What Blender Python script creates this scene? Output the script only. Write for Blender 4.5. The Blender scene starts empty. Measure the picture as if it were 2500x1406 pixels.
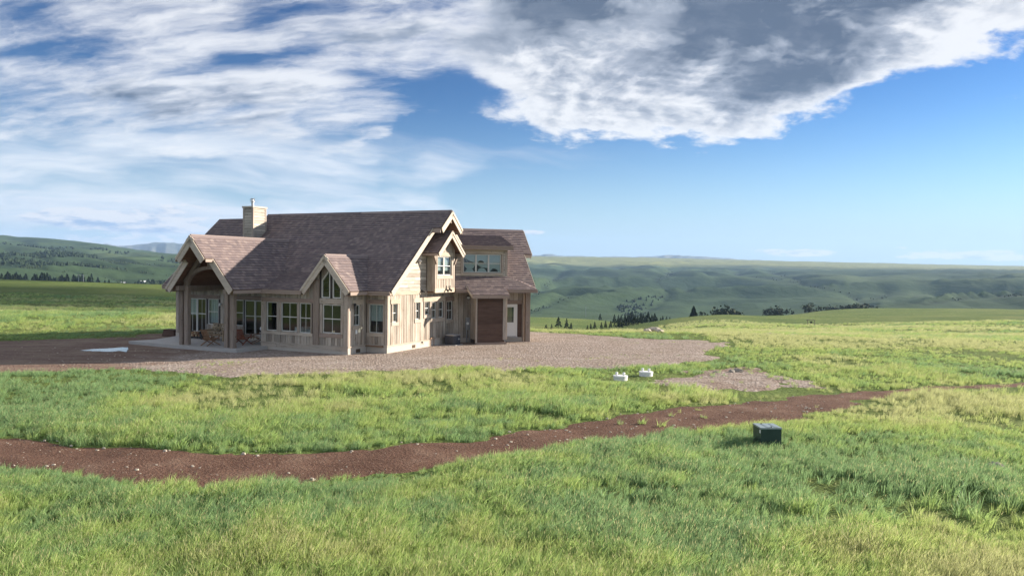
import bpy, bmesh, math, random
import numpy as np
from mathutils import Vector, Matrix
random.seed(7)
RNG = np.random.default_rng(11)
R = math.radians
scene = bpy.context.scene
COL = scene.collection

# ------------------------------------------------------------------ camera
cam_d = bpy.data.cameras.new('camera')
cam_d.sensor_width = 36.0
cam_d.lens = 1895 * 36.0 / 2500
cam_d.clip_start = 0.1
cam_d.clip_end = 60000
cam = bpy.data.objects.new('camera', cam_d)
COL.objects.link(cam)
PITCH, ROLL, EYE = R(1.445), R(0.694), 4.75
_f = Vector((0, math.cos(PITCH), -math.sin(PITCH)))
_r0 = Vector((1, 0, 0)); _u0 = _r0.cross(_f)
_r = math.cos(ROLL) * _r0 + math.sin(ROLL) * _u0
_u = _r.cross(_f)
m = Matrix.Identity(4)
for i in range(3):
    m[i][0], m[i][1], m[i][2] = _r[i], _u[i], -_f[i]
m[2][3] = EYE
cam.matrix_world = m
scene.camera = cam

# ------------------------------------------------------------------ sun and sky
SUN_AZ, SUN_EL = 67.3, 17.5          # degrees, azimuth clockwise from +Y
sun_d = bpy.data.lights.new('sun', 'SUN')
sun_d.energy = 4.1
sun_d.angle = R(0.5)
sun_d.color = (1.0, 0.89, 0.74)
sun = bpy.data.objects.new('sun', sun_d)
COL.objects.link(sun)
sdir = Vector((math.sin(R(SUN_AZ)) * math.cos(R(SUN_EL)), math.cos(R(SUN_AZ)) * math.cos(R(SUN_EL)), math.sin(R(SUN_EL))))
sun.rotation_euler = sdir.to_track_quat('Z', 'Y').to_euler()
sun.location = (60, 30, 60)

scene.view_settings.view_transform = 'Standard'
scene.view_settings.look = 'None'
scene.view_settings.gamma = 1.0
scene.view_settings.exposure = 1.65
scene.view_settings.use_curve_mapping = False
scene.render.engine = 'CYCLES'
scene.cycles.max_bounces = 5
scene.cycles.diffuse_bounces = 2
scene.cycles.glossy_bounces = 3
scene.cycles.transparent_max_bounces = 12
scene.cycles.volume_bounces = 0
scene.cycles.use_denoising = True

world = bpy.data.worlds.new('World')
scene.world = world
world.use_nodes = True
world.cycles.sampling_method = 'MANUAL'
world.cycles.sample_map_resolution = 512
WN = world.node_tree.nodes
WL = world.node_tree.links
WN.clear()


class X:
    """a scalar socket in the node tree, with arithmetic"""
    def __init__(s, sock): s.s = sock

    def _op(a, op, b=None, c=None, clamp=False):
        n = WN.new('ShaderNodeMath'); n.operation = op; n.use_clamp = clamp
        for i, v in enumerate((a, b, c)):
            if v is None: continue
            if isinstance(v, X): WL.new(v.s, n.inputs[i])
            else: n.inputs[i].default_value = v
        return X(n.outputs[0])
    def __add__(a, b): return X._op(a, 'ADD', b)
    __radd__ = __add__
    def __sub__(a, b): return X._op(a, 'SUBTRACT', b)
    def __rsub__(a, b): return X._op(b, 'SUBTRACT', a)
    def __mul__(a, b): return X._op(a, 'MULTIPLY', b)
    __rmul__ = __mul__
    def __truediv__(a, b): return X._op(a, 'DIVIDE', b)
    def __rtruediv__(a, b): return X._op(b, "DIVIDE", a)
    def sat(a): return X._op(a, 'ADD', 0.0, clamp=True)


def sstep(x, a, b):
    n = WN.new('ShaderNodeMapRange'); n.interpolation_type = 'SMOOTHSTEP'
    WL.new(x.s, n.inputs['Value'])
    n.inputs['From Min'].default_value = a; n.inputs['From Max'].default_value = b
    if a > b:
        n.inputs['From Min'].default_value = b; n.inputs['From Max'].default_value = a
        n.inputs['To Min'].default_value = 1; n.inputs['To Max'].default_value = 0
    return X(n.outputs['Result'])


def gauss(x, y, cx, cy, sx, sy):
    a = (x - cx) * (1.0 / sx); b = (y - cy) * (1.0 / sy)
    return X._op(2.718, 'POWER', (a * a + b * b) * -1.0)


def curve(x, x0, x1, pts, y1):
    """piecewise linear y(x) by a float curve"""
    n = WN.new('ShaderNodeFloatCurve')
    c = n.mapping.curves[0]
    P = [((px - x0) / (x1 - x0), py / y1) for px, py in pts]
    c.points[0].location = P[0]; c.points[1].location = P[-1]
    for p in P[1:-1]: c.points.new(*p)
    n.mapping.update()
    t = (x - x0) * (1.0 / (x1 - x0))
    WL.new(t.s, n.inputs['Value'])
    return X(n.outputs[0]) * y1


def xyz(x, y, z=0.0):
    n = WN.new('ShaderNodeCombineXYZ')
    for i, v in enumerate((x, y, z)):
        if isinstance(v, X): WL.new(v.s, n.inputs[i])
        else: n.inputs[i].default_value = v
    return n.outputs[0]


def fbm(vec, scale, detail=7, rough=0.55, dist=0.0):
    n = WN.new('ShaderNodeTexNoise'); n.noise_dimensions = '3D'
    WL.new(vec, n.inputs['Vector'])
    n.inputs['Scale'].default_value = scale; n.inputs['Detail'].default_value = detail
    n.inputs['Roughness'].default_value = rough; n.inputs['Distortion'].default_value = dist
    return X(n.outputs['Fac'])


def mixc(fac, a, b):
    n = WN.new('ShaderNodeMix'); n.data_type = 'RGBA'
    WL.new(fac.s, n.inputs[0])
    for i, v in ((6, a), (7, b)):
        if isinstance(v, tuple): n.inputs[i].default_value = (*v, 1)
        else: WL.new(v, n.inputs[i])
    return n.outputs[2]


def build_sky():
    tc = WN.new('ShaderNodeTexCoord')
    sep = WN.new('ShaderNodeSeparateXYZ'); WL.new(tc.outputs['Generated'], sep.inputs[0])
    dx, dy, dz = (X(sep.outputs[i]) for i in range(3))
    az = X._op(dx, 'ARCTAN2', dy) * 57.29578
    el = X._op(dz, 'ARCSINE') * 57.29578
    up = X._op(dz, 'MAXIMUM', 0.0)
    lay = 1.0 / (up + 0.11)
    qx, qy = dx * lay, dy * lay
    q = xyz(qx, qy, 0.0)
    qs = xyz(qx + 0.10, qy + 0.03, 0.0)          # the same field a little towards the sun
    sky = WN.new('ShaderNodeTexSky'); sky.sky_type = 'NISHITA'; sky.sun_disc = False
    sky.sun_elevation = R(SUN_EL); sky.sun_rotation = R(SUN_AZ)
    sky.altitude = 1500; sky.air_density = 1.0; sky.dust_density = 0.4; sky.ozone_density = 2.2
    hs = WN.new('ShaderNodeHueSaturation')
    hs.inputs['Saturation'].default_value = 1.18
    WL.new(sky.outputs[0], hs.inputs['Color'])
    gm = WN.new('ShaderNodeGamma'); gm.inputs[1].default_value = 1.55
    WL.new(hs.outputs[0], gm.inputs[0])
    sc = WN.new('ShaderNodeMix'); sc.data_type = 'RGBA'; sc.blend_type = 'MULTIPLY'; sc.inputs[0].default_value = 1.0
    WL.new(gm.outputs[0], sc.inputs[6]); sc.inputs[7].default_value = (0.30, 0.30, 0.30, 1)
    base = sc.outputs[2]
    # pale air towards the horizon
    hz = sstep(el, 13.5, -0.5)
    base = mixc(hz * 0.30 + hz * hz * 0.66, base, (3.5, 4.6, 5.5))
    lay2 = 1.0 / (up + 0.35)
    px, py = dx * lay2, dy * lay2
    p2 = xyz(px, py, 0.0)
    warp = fbm(p2, 1.6, 3, 0.5)
    # --- high thin cloud, drawn out in slanting bands
    al, cr = px * 0.9 + py * 0.35, py - px * 0.36
    w2 = fbm(xyz(px, py, 4.0), 2.4, 3, 0.55)
    ci = fbm(xyz(al * 1.0 + w2 * 0.5, cr * 2.6 + w2 * 0.9, 3.0), 1.5, 6, 0.50, 0.25)
    ci2 = fbm(xyz(al * 2.2 + w2, cr * 6.0 + w2 * 1.0, 8.0), 2.2, 5, 0.58, 0.1)
    veil = sstep(az, 8.0, -9.0) * sstep(el, 12.5, 6.0)
    wisp = sstep(az, 13.0, 0.0) * sstep(el, 10.0, 8.0)
    ci_a = sstep(ci * 0.80 + ci2 * 0.20 + veil * 0.07 + wisp * 0.05 + sstep(el, 6.0, 1.5) * veil * 0.08 + gauss(az, el, -25.0, 6.0, 11.0, 1.8) * 0.07, 0.505, 0.74) * (veil * 0.92 + wisp * 0.22).sat()
    col = mixc(ci_a * 0.92, base, mixc(sstep(ci2, 0.35, 0.65), (4.9, 5.4, 6.1), (5.8, 6.1, 6.5)))
    # --- layer of broken cumulus with a ragged lower edge
    edge = curve(az, -180, 180, [(-180, 9), (-90, 8.5), (-34, 7.8), (-24, 8.0), (-16, 8.4), (-10, 10.0), (-5, 12.4), (-1, 11.4), (2, 10.2), (7, 9.5), (14, 9.4), (18, 9.9), (22, 11.0), (25, 12.6), (30, 13.4), (36, 14.6), (60, 17), (110, 15), (180, 9)], 30.0)
    wob = fbm(p2, 9.0, 4, 0.6)
    rag_ = fbm(xyz(px + wob * 0.05, py * 1.3, 5.0), 7.5, 7, 0.62)
    above = el - edge + (rag_ - 0.5) * 4.4
    left = sstep(az, 2.0, -8.0)
    sx_, sy_ = px + warp * 0.22 + wob * 0.045, py * 1.12 + wob * 0.07 + px * 0.10
    lx_, ly_ = px * 0.70 + warp * 0.22 + wob * 0.045, py * 1.87 + wob * 0.07 + px * 0.10
    qa = xyz(sx_, sy_, 0.0)
    qb = xyz(sx_ + 0.022, sy_ - 0.014, 0.0)
    n_l = fbm(xyz(lx_, ly_, 0.0), 4.4, 7, 0.60, 0.1)
    n_ls = fbm(xyz(lx_ + 0.02, ly_ - 0.02, 0.0), 4.4, 4, 0.60, 0.1)
    n_big = fbm(qa, 4.4, 8, 0.60, 0.1) * (1.0 - left) + n_l * left
    n_sun = fbm(qb, 4.4, 5, 0.60, 0.1) * (1.0 - left) + n_ls * left
    right = sstep(az, -4.0, 4.0)
    cover = sstep(above, -1.0, 2.4) * (0.12 + right * 0.30)
    gaps = gauss(az, el, -31.0, 13.4, 7.0, 1.5) * 0.16 + gauss(az, el, -4.5, 12.9, 7.0, 1.0) * 0.20 + gauss(az, el, -20, 14.2, 6.0, 0.8) * 0.10 - gauss(az, el, -16, 11.6, 14.0, 1.2) * 0.08
    far = sstep(above, -0.4, -2.2) * 0.36
    dens = n_big + cover - gaps - far - 0.53
    a_cu = sstep(dens + left * 0.02, -0.05, 0.13) * (1.0 - left) + sstep(dens, -0.10, 0.20) * left * 0.92
    core = gauss(az, el, 18.5, 13.4, 6.5, 2.8) * 0.80 + gauss(az, el, 12.0, 13.4, 13.0, 3.6) * 0.38 + gauss(az, el, 11.0, 17.4, 15.0, 2.9) * 0.75 + gauss(az, el, -6.0, 18.6, 12.0, 2.4) * 0.8 + gauss(az, el, -24.0, 10.4, 17.0, 2.0) * 1.15 + gauss(az, el, 27.0, 17.6, 7.0, 1.9) * 0.7 + gauss(az, el, -14.0, 16.6, 10.0, 2.2) * 0.75 + sstep(el, 15.5, 22.0) * 0.75
    n_low = fbm(qa, 4.4, 3, 0.5, 0.1) * (1.0 - left) + n_ls * left
    thick = sstep(n_low * 0.6 + n_big * 0.4 + cover - gaps - far - 0.53, -0.02, 0.38)
    relief = (n_sun - n_big) * 2.7
    mott = sstep(fbm(xyz(sx_ + 3.1, sy_ * 1.25, 2.0), 4.6, 4, 0.52), 0.34, 0.62)
    dark = (thick * core * (0.46 + mott * 0.62) + relief * (thick * 0.9 + 0.2)).sat()
    mid = mixc(sstep(dark, 0.0, 0.55), (6.2, 6.3, 6.5), (3.0, 3.35, 3.95))
    fine_ = fbm(xyz(sx_, sy_ * 1.3, 7.0), 11.0, 5, 0.6)
    cu_col = mixc((sstep(dark, 0.35, 1.05) * (0.50 + fine_ * 0.95)).sat(), mid, (0.78, 1.05, 1.55))
    col = mixc(a_cu * 0.97, col, cu_col)
    # --- small cumulus low over the horizon
    lv = xyz(az * 0.17, el * 0.62, 1.0)
    lvs = xyz(az * 0.17 + 0.10, el * 0.62 + 0.16, 1.0)
    ln, lns = fbm(lv, 1.9, 7, 0.58), fbm(lvs, 1.9, 4, 0.58)
    band_l = gauss(az, el, -26.5, 2.7, 7.0, 1.15) * 0.46
    band_r = gauss(az, el, 20.0, 1.35, 3.4, 0.30) * 0.38 + gauss(az, el, 30.5, 1.25, 4.4, 0.48) * 0.42 + gauss(az, el, 1.5, 2.6, 1.4, 0.35) * 0.36
    ld = ln + band_l + band_r - 0.70
    la = sstep(ld, 0.0, 0.10)
    lsh = (sstep(ld, 0.05, 0.22) * 0.45 * sstep(el, 4.0, 1.8) + (lns - ln) * 5.5).sat()
    col = mixc(la * 0.92, col, mixc(lsh, (6.1, 6.1, 6.2), (2.3, 3.2, 4.8)))
    bg = WN.new('ShaderNodeBackground'); bg.inputs['Strength'].default_value = 0.05
    WL.new(col, bg.inputs['Color'])
    out = WN.new('ShaderNodeOutputWorld'); WL.new(bg.outputs[0], out.inputs['Surface'])


build_sky()
TRACK_FAR=[(-22.07, 23.84), (-21.06, 23.57), (-20.06, 23.3), (-19.05, 23.02), (-18.04, 22.75), (-17.05, 22.45), (-16.08, 22.06), (-15.11, 21.67), (-14.15, 21.28), (-13.18, 20.9), (-12.21, 20.51), (-11.24, 20.13), (-10.22, 19.93), (-9.19, 19.74), (-8.15, 19.65), (-7.11, 19.61), (-6.07, 19.66), (-5.03, 19.74), (-4.02, 19.9), (-3.12, 20.44), (-2.2, 20.91), (-1.24, 21.34), (-0.33, 21.83), (0.47, 22.49), (1.28, 23.16), (2.08, 23.82), (2.88, 24.49), (3.68, 25.16), (4.48, 25.82), (5.35, 26.39), (6.29, 26.85), (7.22, 27.31), (8.16, 27.77), (9.02, 28.36), (9.88, 28.95), (10.74, 29.53), (11.65, 30.03), (12.6, 30.47), (13.54, 30.91), (14.49, 31.35)]
TRACK_NEAR=[(-18.19, 19.63), (-17.29, 19.39), (-16.4, 19.14), (-15.5, 18.9), (-14.6, 18.65), (-13.71, 18.38), (-12.83, 18.09), (-11.94, 17.8), (-11.05, 17.54), (-10.15, 17.3), (-9.26, 17.02), (-8.38, 16.74), (-7.45, 16.65), (-6.53, 16.67), (-5.6, 16.78), (-4.73, 17.07), (-3.86, 17.41), (-2.99, 17.73), (-2.14, 18.1), (-1.37, 18.62), (-0.59, 19.14), (0.15, 19.7), (0.88, 20.27), (1.61, 20.85), (2.41, 21.33), (3.21, 21.8), (4.02, 22.26), (4.82, 22.73), (5.63, 23.2), (6.43, 23.66), (7.24, 24.12), (8.06, 24.56), (8.88, 25.0), (9.68, 25.48), (10.42, 26.03), (11.17, 26.59), (11.83, 27.24), (12.46, 27.93), (13.08, 28.61), (13.71, 29.3)]
FAINT=[(13.15, 29.45), (15.71, 31.12), (18.89, 32.34), (22.16, 33.41), (26.83, 34.9)]
YARD=[(-42.8, 43.77), (-37.24, 45.47), (-30.9, 46.81), (-26.85, 48.43), (-23.18, 52.91), (-17.22, 59.35), (-8.11, 61.65), (1.13, 58.99), (4.55, 56.89), (7.29, 54.88), (9.91, 53.32), (12.45, 52.14), (14.18, 50.93), (12.0, 45.65), (10.22, 41.36), (7.32, 39.29), (5.11, 38.25), (2.03, 37.48), (-2.82, 36.11), (-7.36, 34.98), (-9.69, 33.43), (-11.54, 33.66), (-15.48, 34.51), (-18.96, 34.19), (-21.88, 33.13), (-26.39, 32.21), (-30.56, 31.24)]
YGRASS=[[(-15.09, 40.58), (-14.08, 43.78), (-8.84, 41.45), (-9.08, 38.33), (-12.12, 37.7)], [(-0.53, 49.08), (0.18, 50.84), (0.35, 49.19), (-0.33, 47.29)], [(-6.39, 41.91), (-4.54, 45.58), (-4.12, 44.94), (-5.79, 40.81)]]
PUDDLE=[(-23.26, 41.86), (-23.02, 42.53), (-22.39, 42.92), (-21.89, 43.65), (-21.6, 43.57), (-21.04, 42.54), (-20.54, 41.35), (-21.1, 41.9), (-21.44, 41.35), (-22.12, 41.48), (-22.69, 41.52)]
SPARSE=[(6.19, 33.17), (8.8, 36.74), (12.05, 37.8), (12.96, 34.37), (12.74, 31.97), (10.45, 30.22), (8.0, 30.03), (6.44, 30.93)]
ROAD=[[(12.17, 74.01), (16.82, 70.5), (23.58, 68.46), (30.32, 67.37), (36.64, 65.9), (42.94, 64.89), (51.88, 63.24)]]
AZ={-400: -41.06, 0: -33.42, 200: -29.0, 420: -23.66, 700: -16.19, 1100: -4.53, 1300: 1.51, 1500: 7.52, 1700: 13.36, 2000: 21.59, 2500: 33.41, 3100: 44.31}
GULLY=[[(11.61, -0.002), (11.24, -0.274), (10.4, -0.523), (11.1, -1.017), (11.55, -1.395), (11.41, -1.754), (10.54, -2.512), (8.82, -3.353)], [(12.99, -1.223), (11.55, -1.455)], [(3.88, -0.158), (3.37, -0.466), (2.68, -0.928), (1.97, -1.541), (1.22, -1.944)], [(4.65, -1.715), (3.54, -2.109), (2.44, -2.713), (1.14, -3.184)], [(18.37, 0.081), (19.97, -0.24), (20.64, -0.655), (21.7, -0.918), (23.3, -1.219), (24.13, -1.753), (24.51, -2.018), (25.81, -2.442)], [(25.78, -1.353), (24.38, -1.801)], [(29.15, -1.585), (26.12, -2.024)], [(16.17, -0.062), (18.92, -0.398), (20.53, -0.628)], [(33.42, -1.051), (30.15, -1.398), (27.85, -1.943)], [(0.6, -1.045), (1.82, -1.513)], [(-33.42, 0.001), (-30.82, -0.22), (-27.83, -0.666), (-25.9, -1.249)], [(-30.59, 1.082), (-27.59, 0.407), (-23.66, 0.004)], [(-32.99, 0.869), (-31.48, 0.545), (-30.14, 0.049)], [(-29.0, 0.065), (-25.9, -0.298), (-23.41, -0.631)], [(-32.13, 1.298), (-29.0, 0.805), (-26.63, 0.1)]]
TREES=[('c', 12.9, 289.7, -17.72, 1.8), ('c', 15.1, 291.6, -17.84, 2.0), ('c', 18.1, 299.5, -18.42, 4.3), ('c', 20.9, 294.3, -17.98, 4.0), ('c', 22.2, 289.1, -17.56, 2.4), ('c', 28.3, 288.6, -17.45, 1.5), ('c', 29.7, 290.5, -17.58, 2.2), ('c', 31.6, 294.3, -17.85, 2.8), ('c', 49.9, 437.2, -23.0, 2.8), ('c', 33.4, 288.1, -17.34, 2.6), ('c', 35.4, 291.9, -17.62, 3.1), ('c', 36.8, 287.7, -17.27, 2.8), ('c', 39.0, 293.4, -17.69, 2.5), ('c', 39.0, 284.4, -16.99, 3.2), ('c', 39.7, 283.6, -16.92, 3.3), ('c', 42.6, 298.0, -18.01, 2.5), ('c', 42.9, 292.6, -17.58, 3.3), ('c', 42.4, 284.0, -16.91, 3.3), ('c', 45.3, 298.2, -17.99, 2.5), ('c', 44.4, 285.4, -17.0, 2.5), ('c', 46.9, 295.9, -17.8, 2.8), ('c', 46.0, 283.0, -16.8, 2.4), ('c', 48.3, 291.1, -17.4, 2.7), ('c', 45.4, 342.4, -20.89, 4.2), ('c', 50.9, 369.4, -22.89, 3.8), ('c', 52.4, 370.7, -22.98, 3.8), ('c', 53.6, 366.6, -22.65, 3.9), ('c', 54.3, 361.8, -22.28, 4.4), ('c', 58.8, 384.3, -23.94, 5.3), ('c', 58.1, 373.1, -23.09, 5.7), ('c', 57.9, 363.7, -22.38, 4.6), ('c', 56.5, 347.2, -21.13, 3.6), ('c', 62.1, 372.8, -23.02, 5.4), ('c', 64.4, 379.4, -23.49, 5.2), ('c', 67.3, 388.5, -24.02, 4.8), ('c', 61.4, 348.4, -20.93, 5.2), ('c', 63.1, 348.6, -20.77, 4.0), ('c', 66.7, 361.4, -21.56, 4.9), ('c', 72.4, 387.0, -23.31, 4.1), ('c', 75.1, 390.4, -23.33, 3.9), ('c', 76.2, 390.6, -23.22, 4.8), ('c', 77.7, 388.9, -22.9, 4.3), ('c', 71.5, 350.4, -19.99, 3.0), ('big', 75.4, 321.3, -15.86, 5.6), ('r', 121.6, 464.3, -23.16, 7.1), ('r', 126.4, 463.0, -22.53, 7.9), ('r', 130.7, 461.9, -21.91, 4.8), ('r', 178.3, 530.9, -23.31, 5.0), ('r', 181.3, 529.8, -22.94, 5.3), ('r', 202.1, 522.3, -20.88, 5.6), ('r', 244.2, 591.6, -23.47, 4.1), ('r', 246.9, 590.5, -23.38, 2.7), ('r', 251.9, 588.3, -23.2, 4.4), ('r', 255.3, 586.9, -23.09, 5.1), ('r', 259.2, 585.2, -22.64, 5.4), ('r', 262.5, 583.7, -22.52, 5.7), ('r', 305.8, 516.2, -20.11, 2.8), ('r', 319.0, 508.2, -20.04, 2.2), ('c', -454.6, 691.2, -13.48, 8.1), ('c', -454.8, 696.4, -13.64, 7.5), ('c', -440.8, 678.3, -13.18, 9.8), ('c', -522.1, 806.7, -16.59, 9.9), ('c', -480.5, 746.6, -15.02, 8.2), ('c', -454.1, 708.6, -14.03, 8.4), ('c', -510.0, 798.4, -16.43, 11.3), ('c', -445.2, 700.4, -13.84, 7.2), ('c', -490.5, 774.2, -15.82, 8.6), ('c', -439.4, 697.6, -13.8, 5.8), ('c', -530.7, 846.9, -17.79, 10.7), ('c', -470.9, 761.7, -15.58, 6.4), ('c', -470.9, 765.1, -15.68, 9.0), ('c', -444.0, 724.5, -14.61, 8.6), ('c', -467.5, 768.7, -15.82, 7.2), ('c', -440.9, 727.5, -14.73, 10.4), ('c', -436.9, 724.8, -14.68, 9.6), ('c', -416.5, 695.0, -13.9, 9.4), ('c', -510.7, 857.6, -18.29, 9.4), ('c', -473.3, 801.2, -16.8, 6.8), ('c', -452.3, 776.8, -16.2, 7.7), ('c', -494.8, 852.8, -18.26, 10.1), ('c', -492.2, 853.1, -18.29, 7.6), ('c', -444.8, 775.8, -16.23, 9.8), ('c', -434.8, 769.7, -16.11, 9.6), ('c', -459.3, 816.9, -17.41, 8.5), ('c', -428.4, 766.9, -16.08, 9.5), ('c', -481.7, 869.8, -18.9, 12.1), ('c', -387.3, 710.2, -14.61, 7.4), ('c', -473.6, 873.6, -19.09, 11.9), ('c', -458.6, 859.3, -18.75, 8.0), ('c', -371.7, 708.4, -14.26, 3.8), ('c', -368.8, 709.9, -14.25, 4.2)]
BARN=(-488.6, 1041.1, -23.03, 4.2)
POLE_H=(-339.9, 612.0, -10.93, 4.8)
POLE=(85.6, 895.9, -51.38, 14.2)
SIGN=(79.3, 205.2, -10.32, 1.7)
ROCKPILE=[(10.58, 60.41), (11.29, 61.32), (11.49, 60.15)]
MOUNT=[(-39.28, 0.851), (-33.41, 1.06), (-31.26, 1.117), (-29.0, 1.174), (-28.3, 1.219), (-27.54, 1.251), (-26.99, 1.197), (-26.63, 1.179), (-26.15, 1.245), (-25.66, 1.311), (-25.22, 1.349), (-24.79, 1.482), (-24.54, 1.461), (-24.12, 1.431), (-23.41, 1.42), (-21.08, 1.306), (-18.95, 1.18), (-16.2, 1.059), (-10.49, 0.979), (-4.55, 0.945), (1.03, 0.955), (2.08, 0.982), (2.33, 1.06), (2.84, 1.081), (3.2, 0.98), (5.99, 0.95), (9.26, 0.952), (10.14, 1.02), (11.59, 1.077), (13.32, 1.047), (14.74, 0.942), (16.15, 0.837), (20.24, 0.671), (24.13, 0.592), (24.75, 0.625), (25.37, 0.679), (26.59, 0.586), (30.1, 0.432), (33.38, 0.362), (41.02, 0.3)]
WOOD=[(7.69, -2.688), (8.13, -2.38), (9.3, -2.06), (10.48, -1.86), (11.12, -1.848), (10.72, -2.449), (9.76, -2.856), (8.88, -3.381), (8.14, -3.337)]
# ------------------------------------------------------------------ helpers
K0 = Vector((-6.7916, 42.2674, 0.0))       # corner of the house on the ground
YAW = R(24.95)
U_ = Vector((-math.cos(YAW), math.sin(YAW), 0)); V_ = Vector((math.sin(YAW), math.cos(YAW), 0))


def tag(o, label=None, cat=None, group=None, kind=None):
    for k, v in (('label', label), ('category', cat), ('group', group), ('kind', kind)):
        if v: o[k] = v
    return o


def empty(name, loc=(0, 0, 0), rz=0.0, label=None, cat=None, group=None):
    o = bpy.data.objects.new(name, None); COL.objects.link(o)
    o.location = loc; o.rotation_euler = (0, 0, rz); o.empty_display_size = 0.2
    return tag(o, label, cat, group)


class MB:
    def __init__(s): s.v = []; s.f = []; s.mi = []; s.uv = {}

    def poly(s, pts, mi=0):
        b = len(s.v); s.v += [tuple(p) for p in pts]; s.f.append(tuple(range(b, b + len(pts)))); s.mi.append(mi)

    def hexa(s, c, mi=0):
        """8 corners: bottom ring 0-3, top ring 4-7"""
        b = len(s.v); s.v += [tuple(p) for p in c]
        for q in ((3, 2, 1, 0), (4, 5, 6, 7), (0, 1, 5, 4), (1, 2, 6, 5), (2, 3, 7, 6), (3, 0, 4, 7)):
            s.f.append(tuple(b + i for i in q)); s.mi.append(mi)

    def box(s, x0, x1, y0, y1, z0, z1, mi=0):
        s.hexa([(x0, y0, z0), (x1, y0, z0), (x1, y1, z0), (x0, y1, z0), (x0, y0, z1), (x1, y0, z1), (x1, y1, z1), (x0, y1, z1)], mi)

    def prism(s, pts, vec, mi=0):
        """closed polygon swept along vec"""
        n = len(pts); b = len(s.v); vec = Vector(vec)
        s.v += [tuple(p) for p in pts] + [tuple(Vector(p) + vec) for p in pts]
        s.f.append(tuple(range(b + n - 1, b - 1, -1))); s.mi.append(mi)
        s.f.append(tuple(range(b + n, b + 2 * n))); s.mi.append(mi)
        for i in range(n):
            j = (i + 1) % n
            s.f.append((b + i, b + j, b + n + j, b + n + i)); s.mi.append(mi)

    def beam(s, p0, p1, w, h, up=(0, 0, 1), mi=0):
        """bar from p0 to p1; w across, h along up; p0/p1 lie at the middle of the section"""
        p0, p1, up = Vector(p0), Vector(p1), Vector(up)
        d = (p1 - p0).normalized(); x = d.cross(up).normalized(); z = x.cross(d).normalized()
        x *= w / 2; z *= h / 2
        s.hexa([p0 - x - z, p0 + x - z, p0 + x + z, p0 - x + z, p1 - x - z, p1 + x - z, p1 + x + z, p1 - x + z], mi)

    def tube(s, p0, p1, r0, r1=None, n=10, mi=0, caps=True):
        r1 = r0 if r1 is None else r1
        p0, p1 = Vector(p0), Vector(p1); d = (p1 - p0).normalized()
        a = Vector((0, 0, 1)) if abs(d.z) < 0.9 else Vector((1, 0, 0))
        x = d.cross(a).normalized(); y = d.cross(x)
        b = len(s.v)
        for p, r in ((p0, r0), (p1, r1)):
            for i in range(n):
                t = 2 * math.pi * i / n; s.v.append(tuple(p + x * (r * math.cos(t)) + y * (r * math.sin(t))))
        for i in range(n):
            j = (i + 1) % n; s.f.append((b + i, b + j, b + n + j, b + n + i)); s.mi.append(mi)
        if caps:
            s.f.append(tuple(range(b + n - 1, b - 1, -1))); s.mi.append(mi)
            s.f.append(tuple(range(b + n, b + 2 * n))); s.mi.append(mi)

    def ball(s, c, rx, ry, rz, seg=10, rings=6, mi=0, jit=0.0, seed=0):
        rr = random.Random(seed); b = len(s.v); c = Vector(c)
        for i in range(1, rings):
            t = math.pi * i / rings
            for j in range(seg):
                a = 2 * math.pi * j / seg; k = 1 + rr.uniform(-jit, jit)
                s.v.append((c.x + rx * k * math.sin(t) * math.cos(a), c.y + ry * k * math.sin(t) * math.sin(a), c.z + rz * k * math.cos(t)))
        top = len(s.v); s.v.append((c.x, c.y, c.z + rz)); s.v.append((c.x, c.y, c.z - rz))
        for j in range(seg):
            k = (j + 1) % seg
            s.f.append((top, b + j, b + k)); s.mi.append(mi)
            e = b + (rings - 2) * seg
            s.f.append((top + 1, e + k, e + j)); s.mi.append(mi)
            for i in range(rings - 2):
                s.f.append((b + i * seg + j, b + (i + 1) * seg + j, b + (i + 1) * seg + k, b + i * seg + k)); s.mi.append(mi)

    def build(s, name, mats, parent=None, smooth=False, link=True):
        me = bpy.data.meshes.new(name); me.from_pydata(s.v, [], s.f)
        for mt in (mats if isinstance(mats, (list, tuple)) else [mats]): me.materials.append(mt)
        if any(s.mi): me.polygons.foreach_set('material_index', s.mi)
        if smooth: me.polygons.foreach_set('use_smooth', [True] * len(s.f))
        me.update()
        bm = bmesh.new(); bm.from_mesh(me); bmesh.ops.recalc_face_normals(bm, faces=bm.faces); bm.to_mesh(me); bm.free()
        o = bpy.data.objects.new(name, me)
        if link: COL.objects.link(o)
        if parent: o.parent = parent
        return o


def children(o): return [c for c in bpy.data.objects if c.parent == o]


def copy_tree(o, parent=None, kids=None):
    kids = children(o) if kids is None else kids
    c = o.copy(); COL.objects.link(c); c.parent = parent
    for ch in kids: copy_tree(ch, c)
    return c


# numpy noise --------------------------------------------------------
def _hash(ix, iy, seed):
    h = (ix.astype(np.int64) * 374761393 + iy.astype(np.int64) * 668265263 + seed * 982451653) & 0x7fffffff
    h = ((h ^ (h >> 13)) * 1274126177) & 0x7fffffff
    return ((h ^ (h >> 16)) & 0xffff) / 65535.0


def vnoise(x, y, seed=0):
    ix, iy = np.floor(x), np.floor(y); fx, fy = x - ix, y - iy
    fx = fx * fx * fx * (fx * (fx * 6 - 15) + 10); fy = fy * fy * fy * (fy * (fy * 6 - 15) + 10)
    a, b = _hash(ix, iy, seed), _hash(ix + 1, iy, seed)
    c, d = _hash(ix, iy + 1, seed), _hash(ix + 1, iy + 1, seed)
    return (a + (b - a) * fx) * (1 - fy) + (c + (d - c) * fx) * fy


def fb(x, y, seed=0, oct=4, g=0.5):
    s = 0; a = 1; t = 0
    for i in range(oct):
        s = s + a * vnoise(x * 2 ** i + 17.3 * i, y * 2 ** i - 9.1 * i, seed + i); t += a; a *= g
    return s / t


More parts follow.
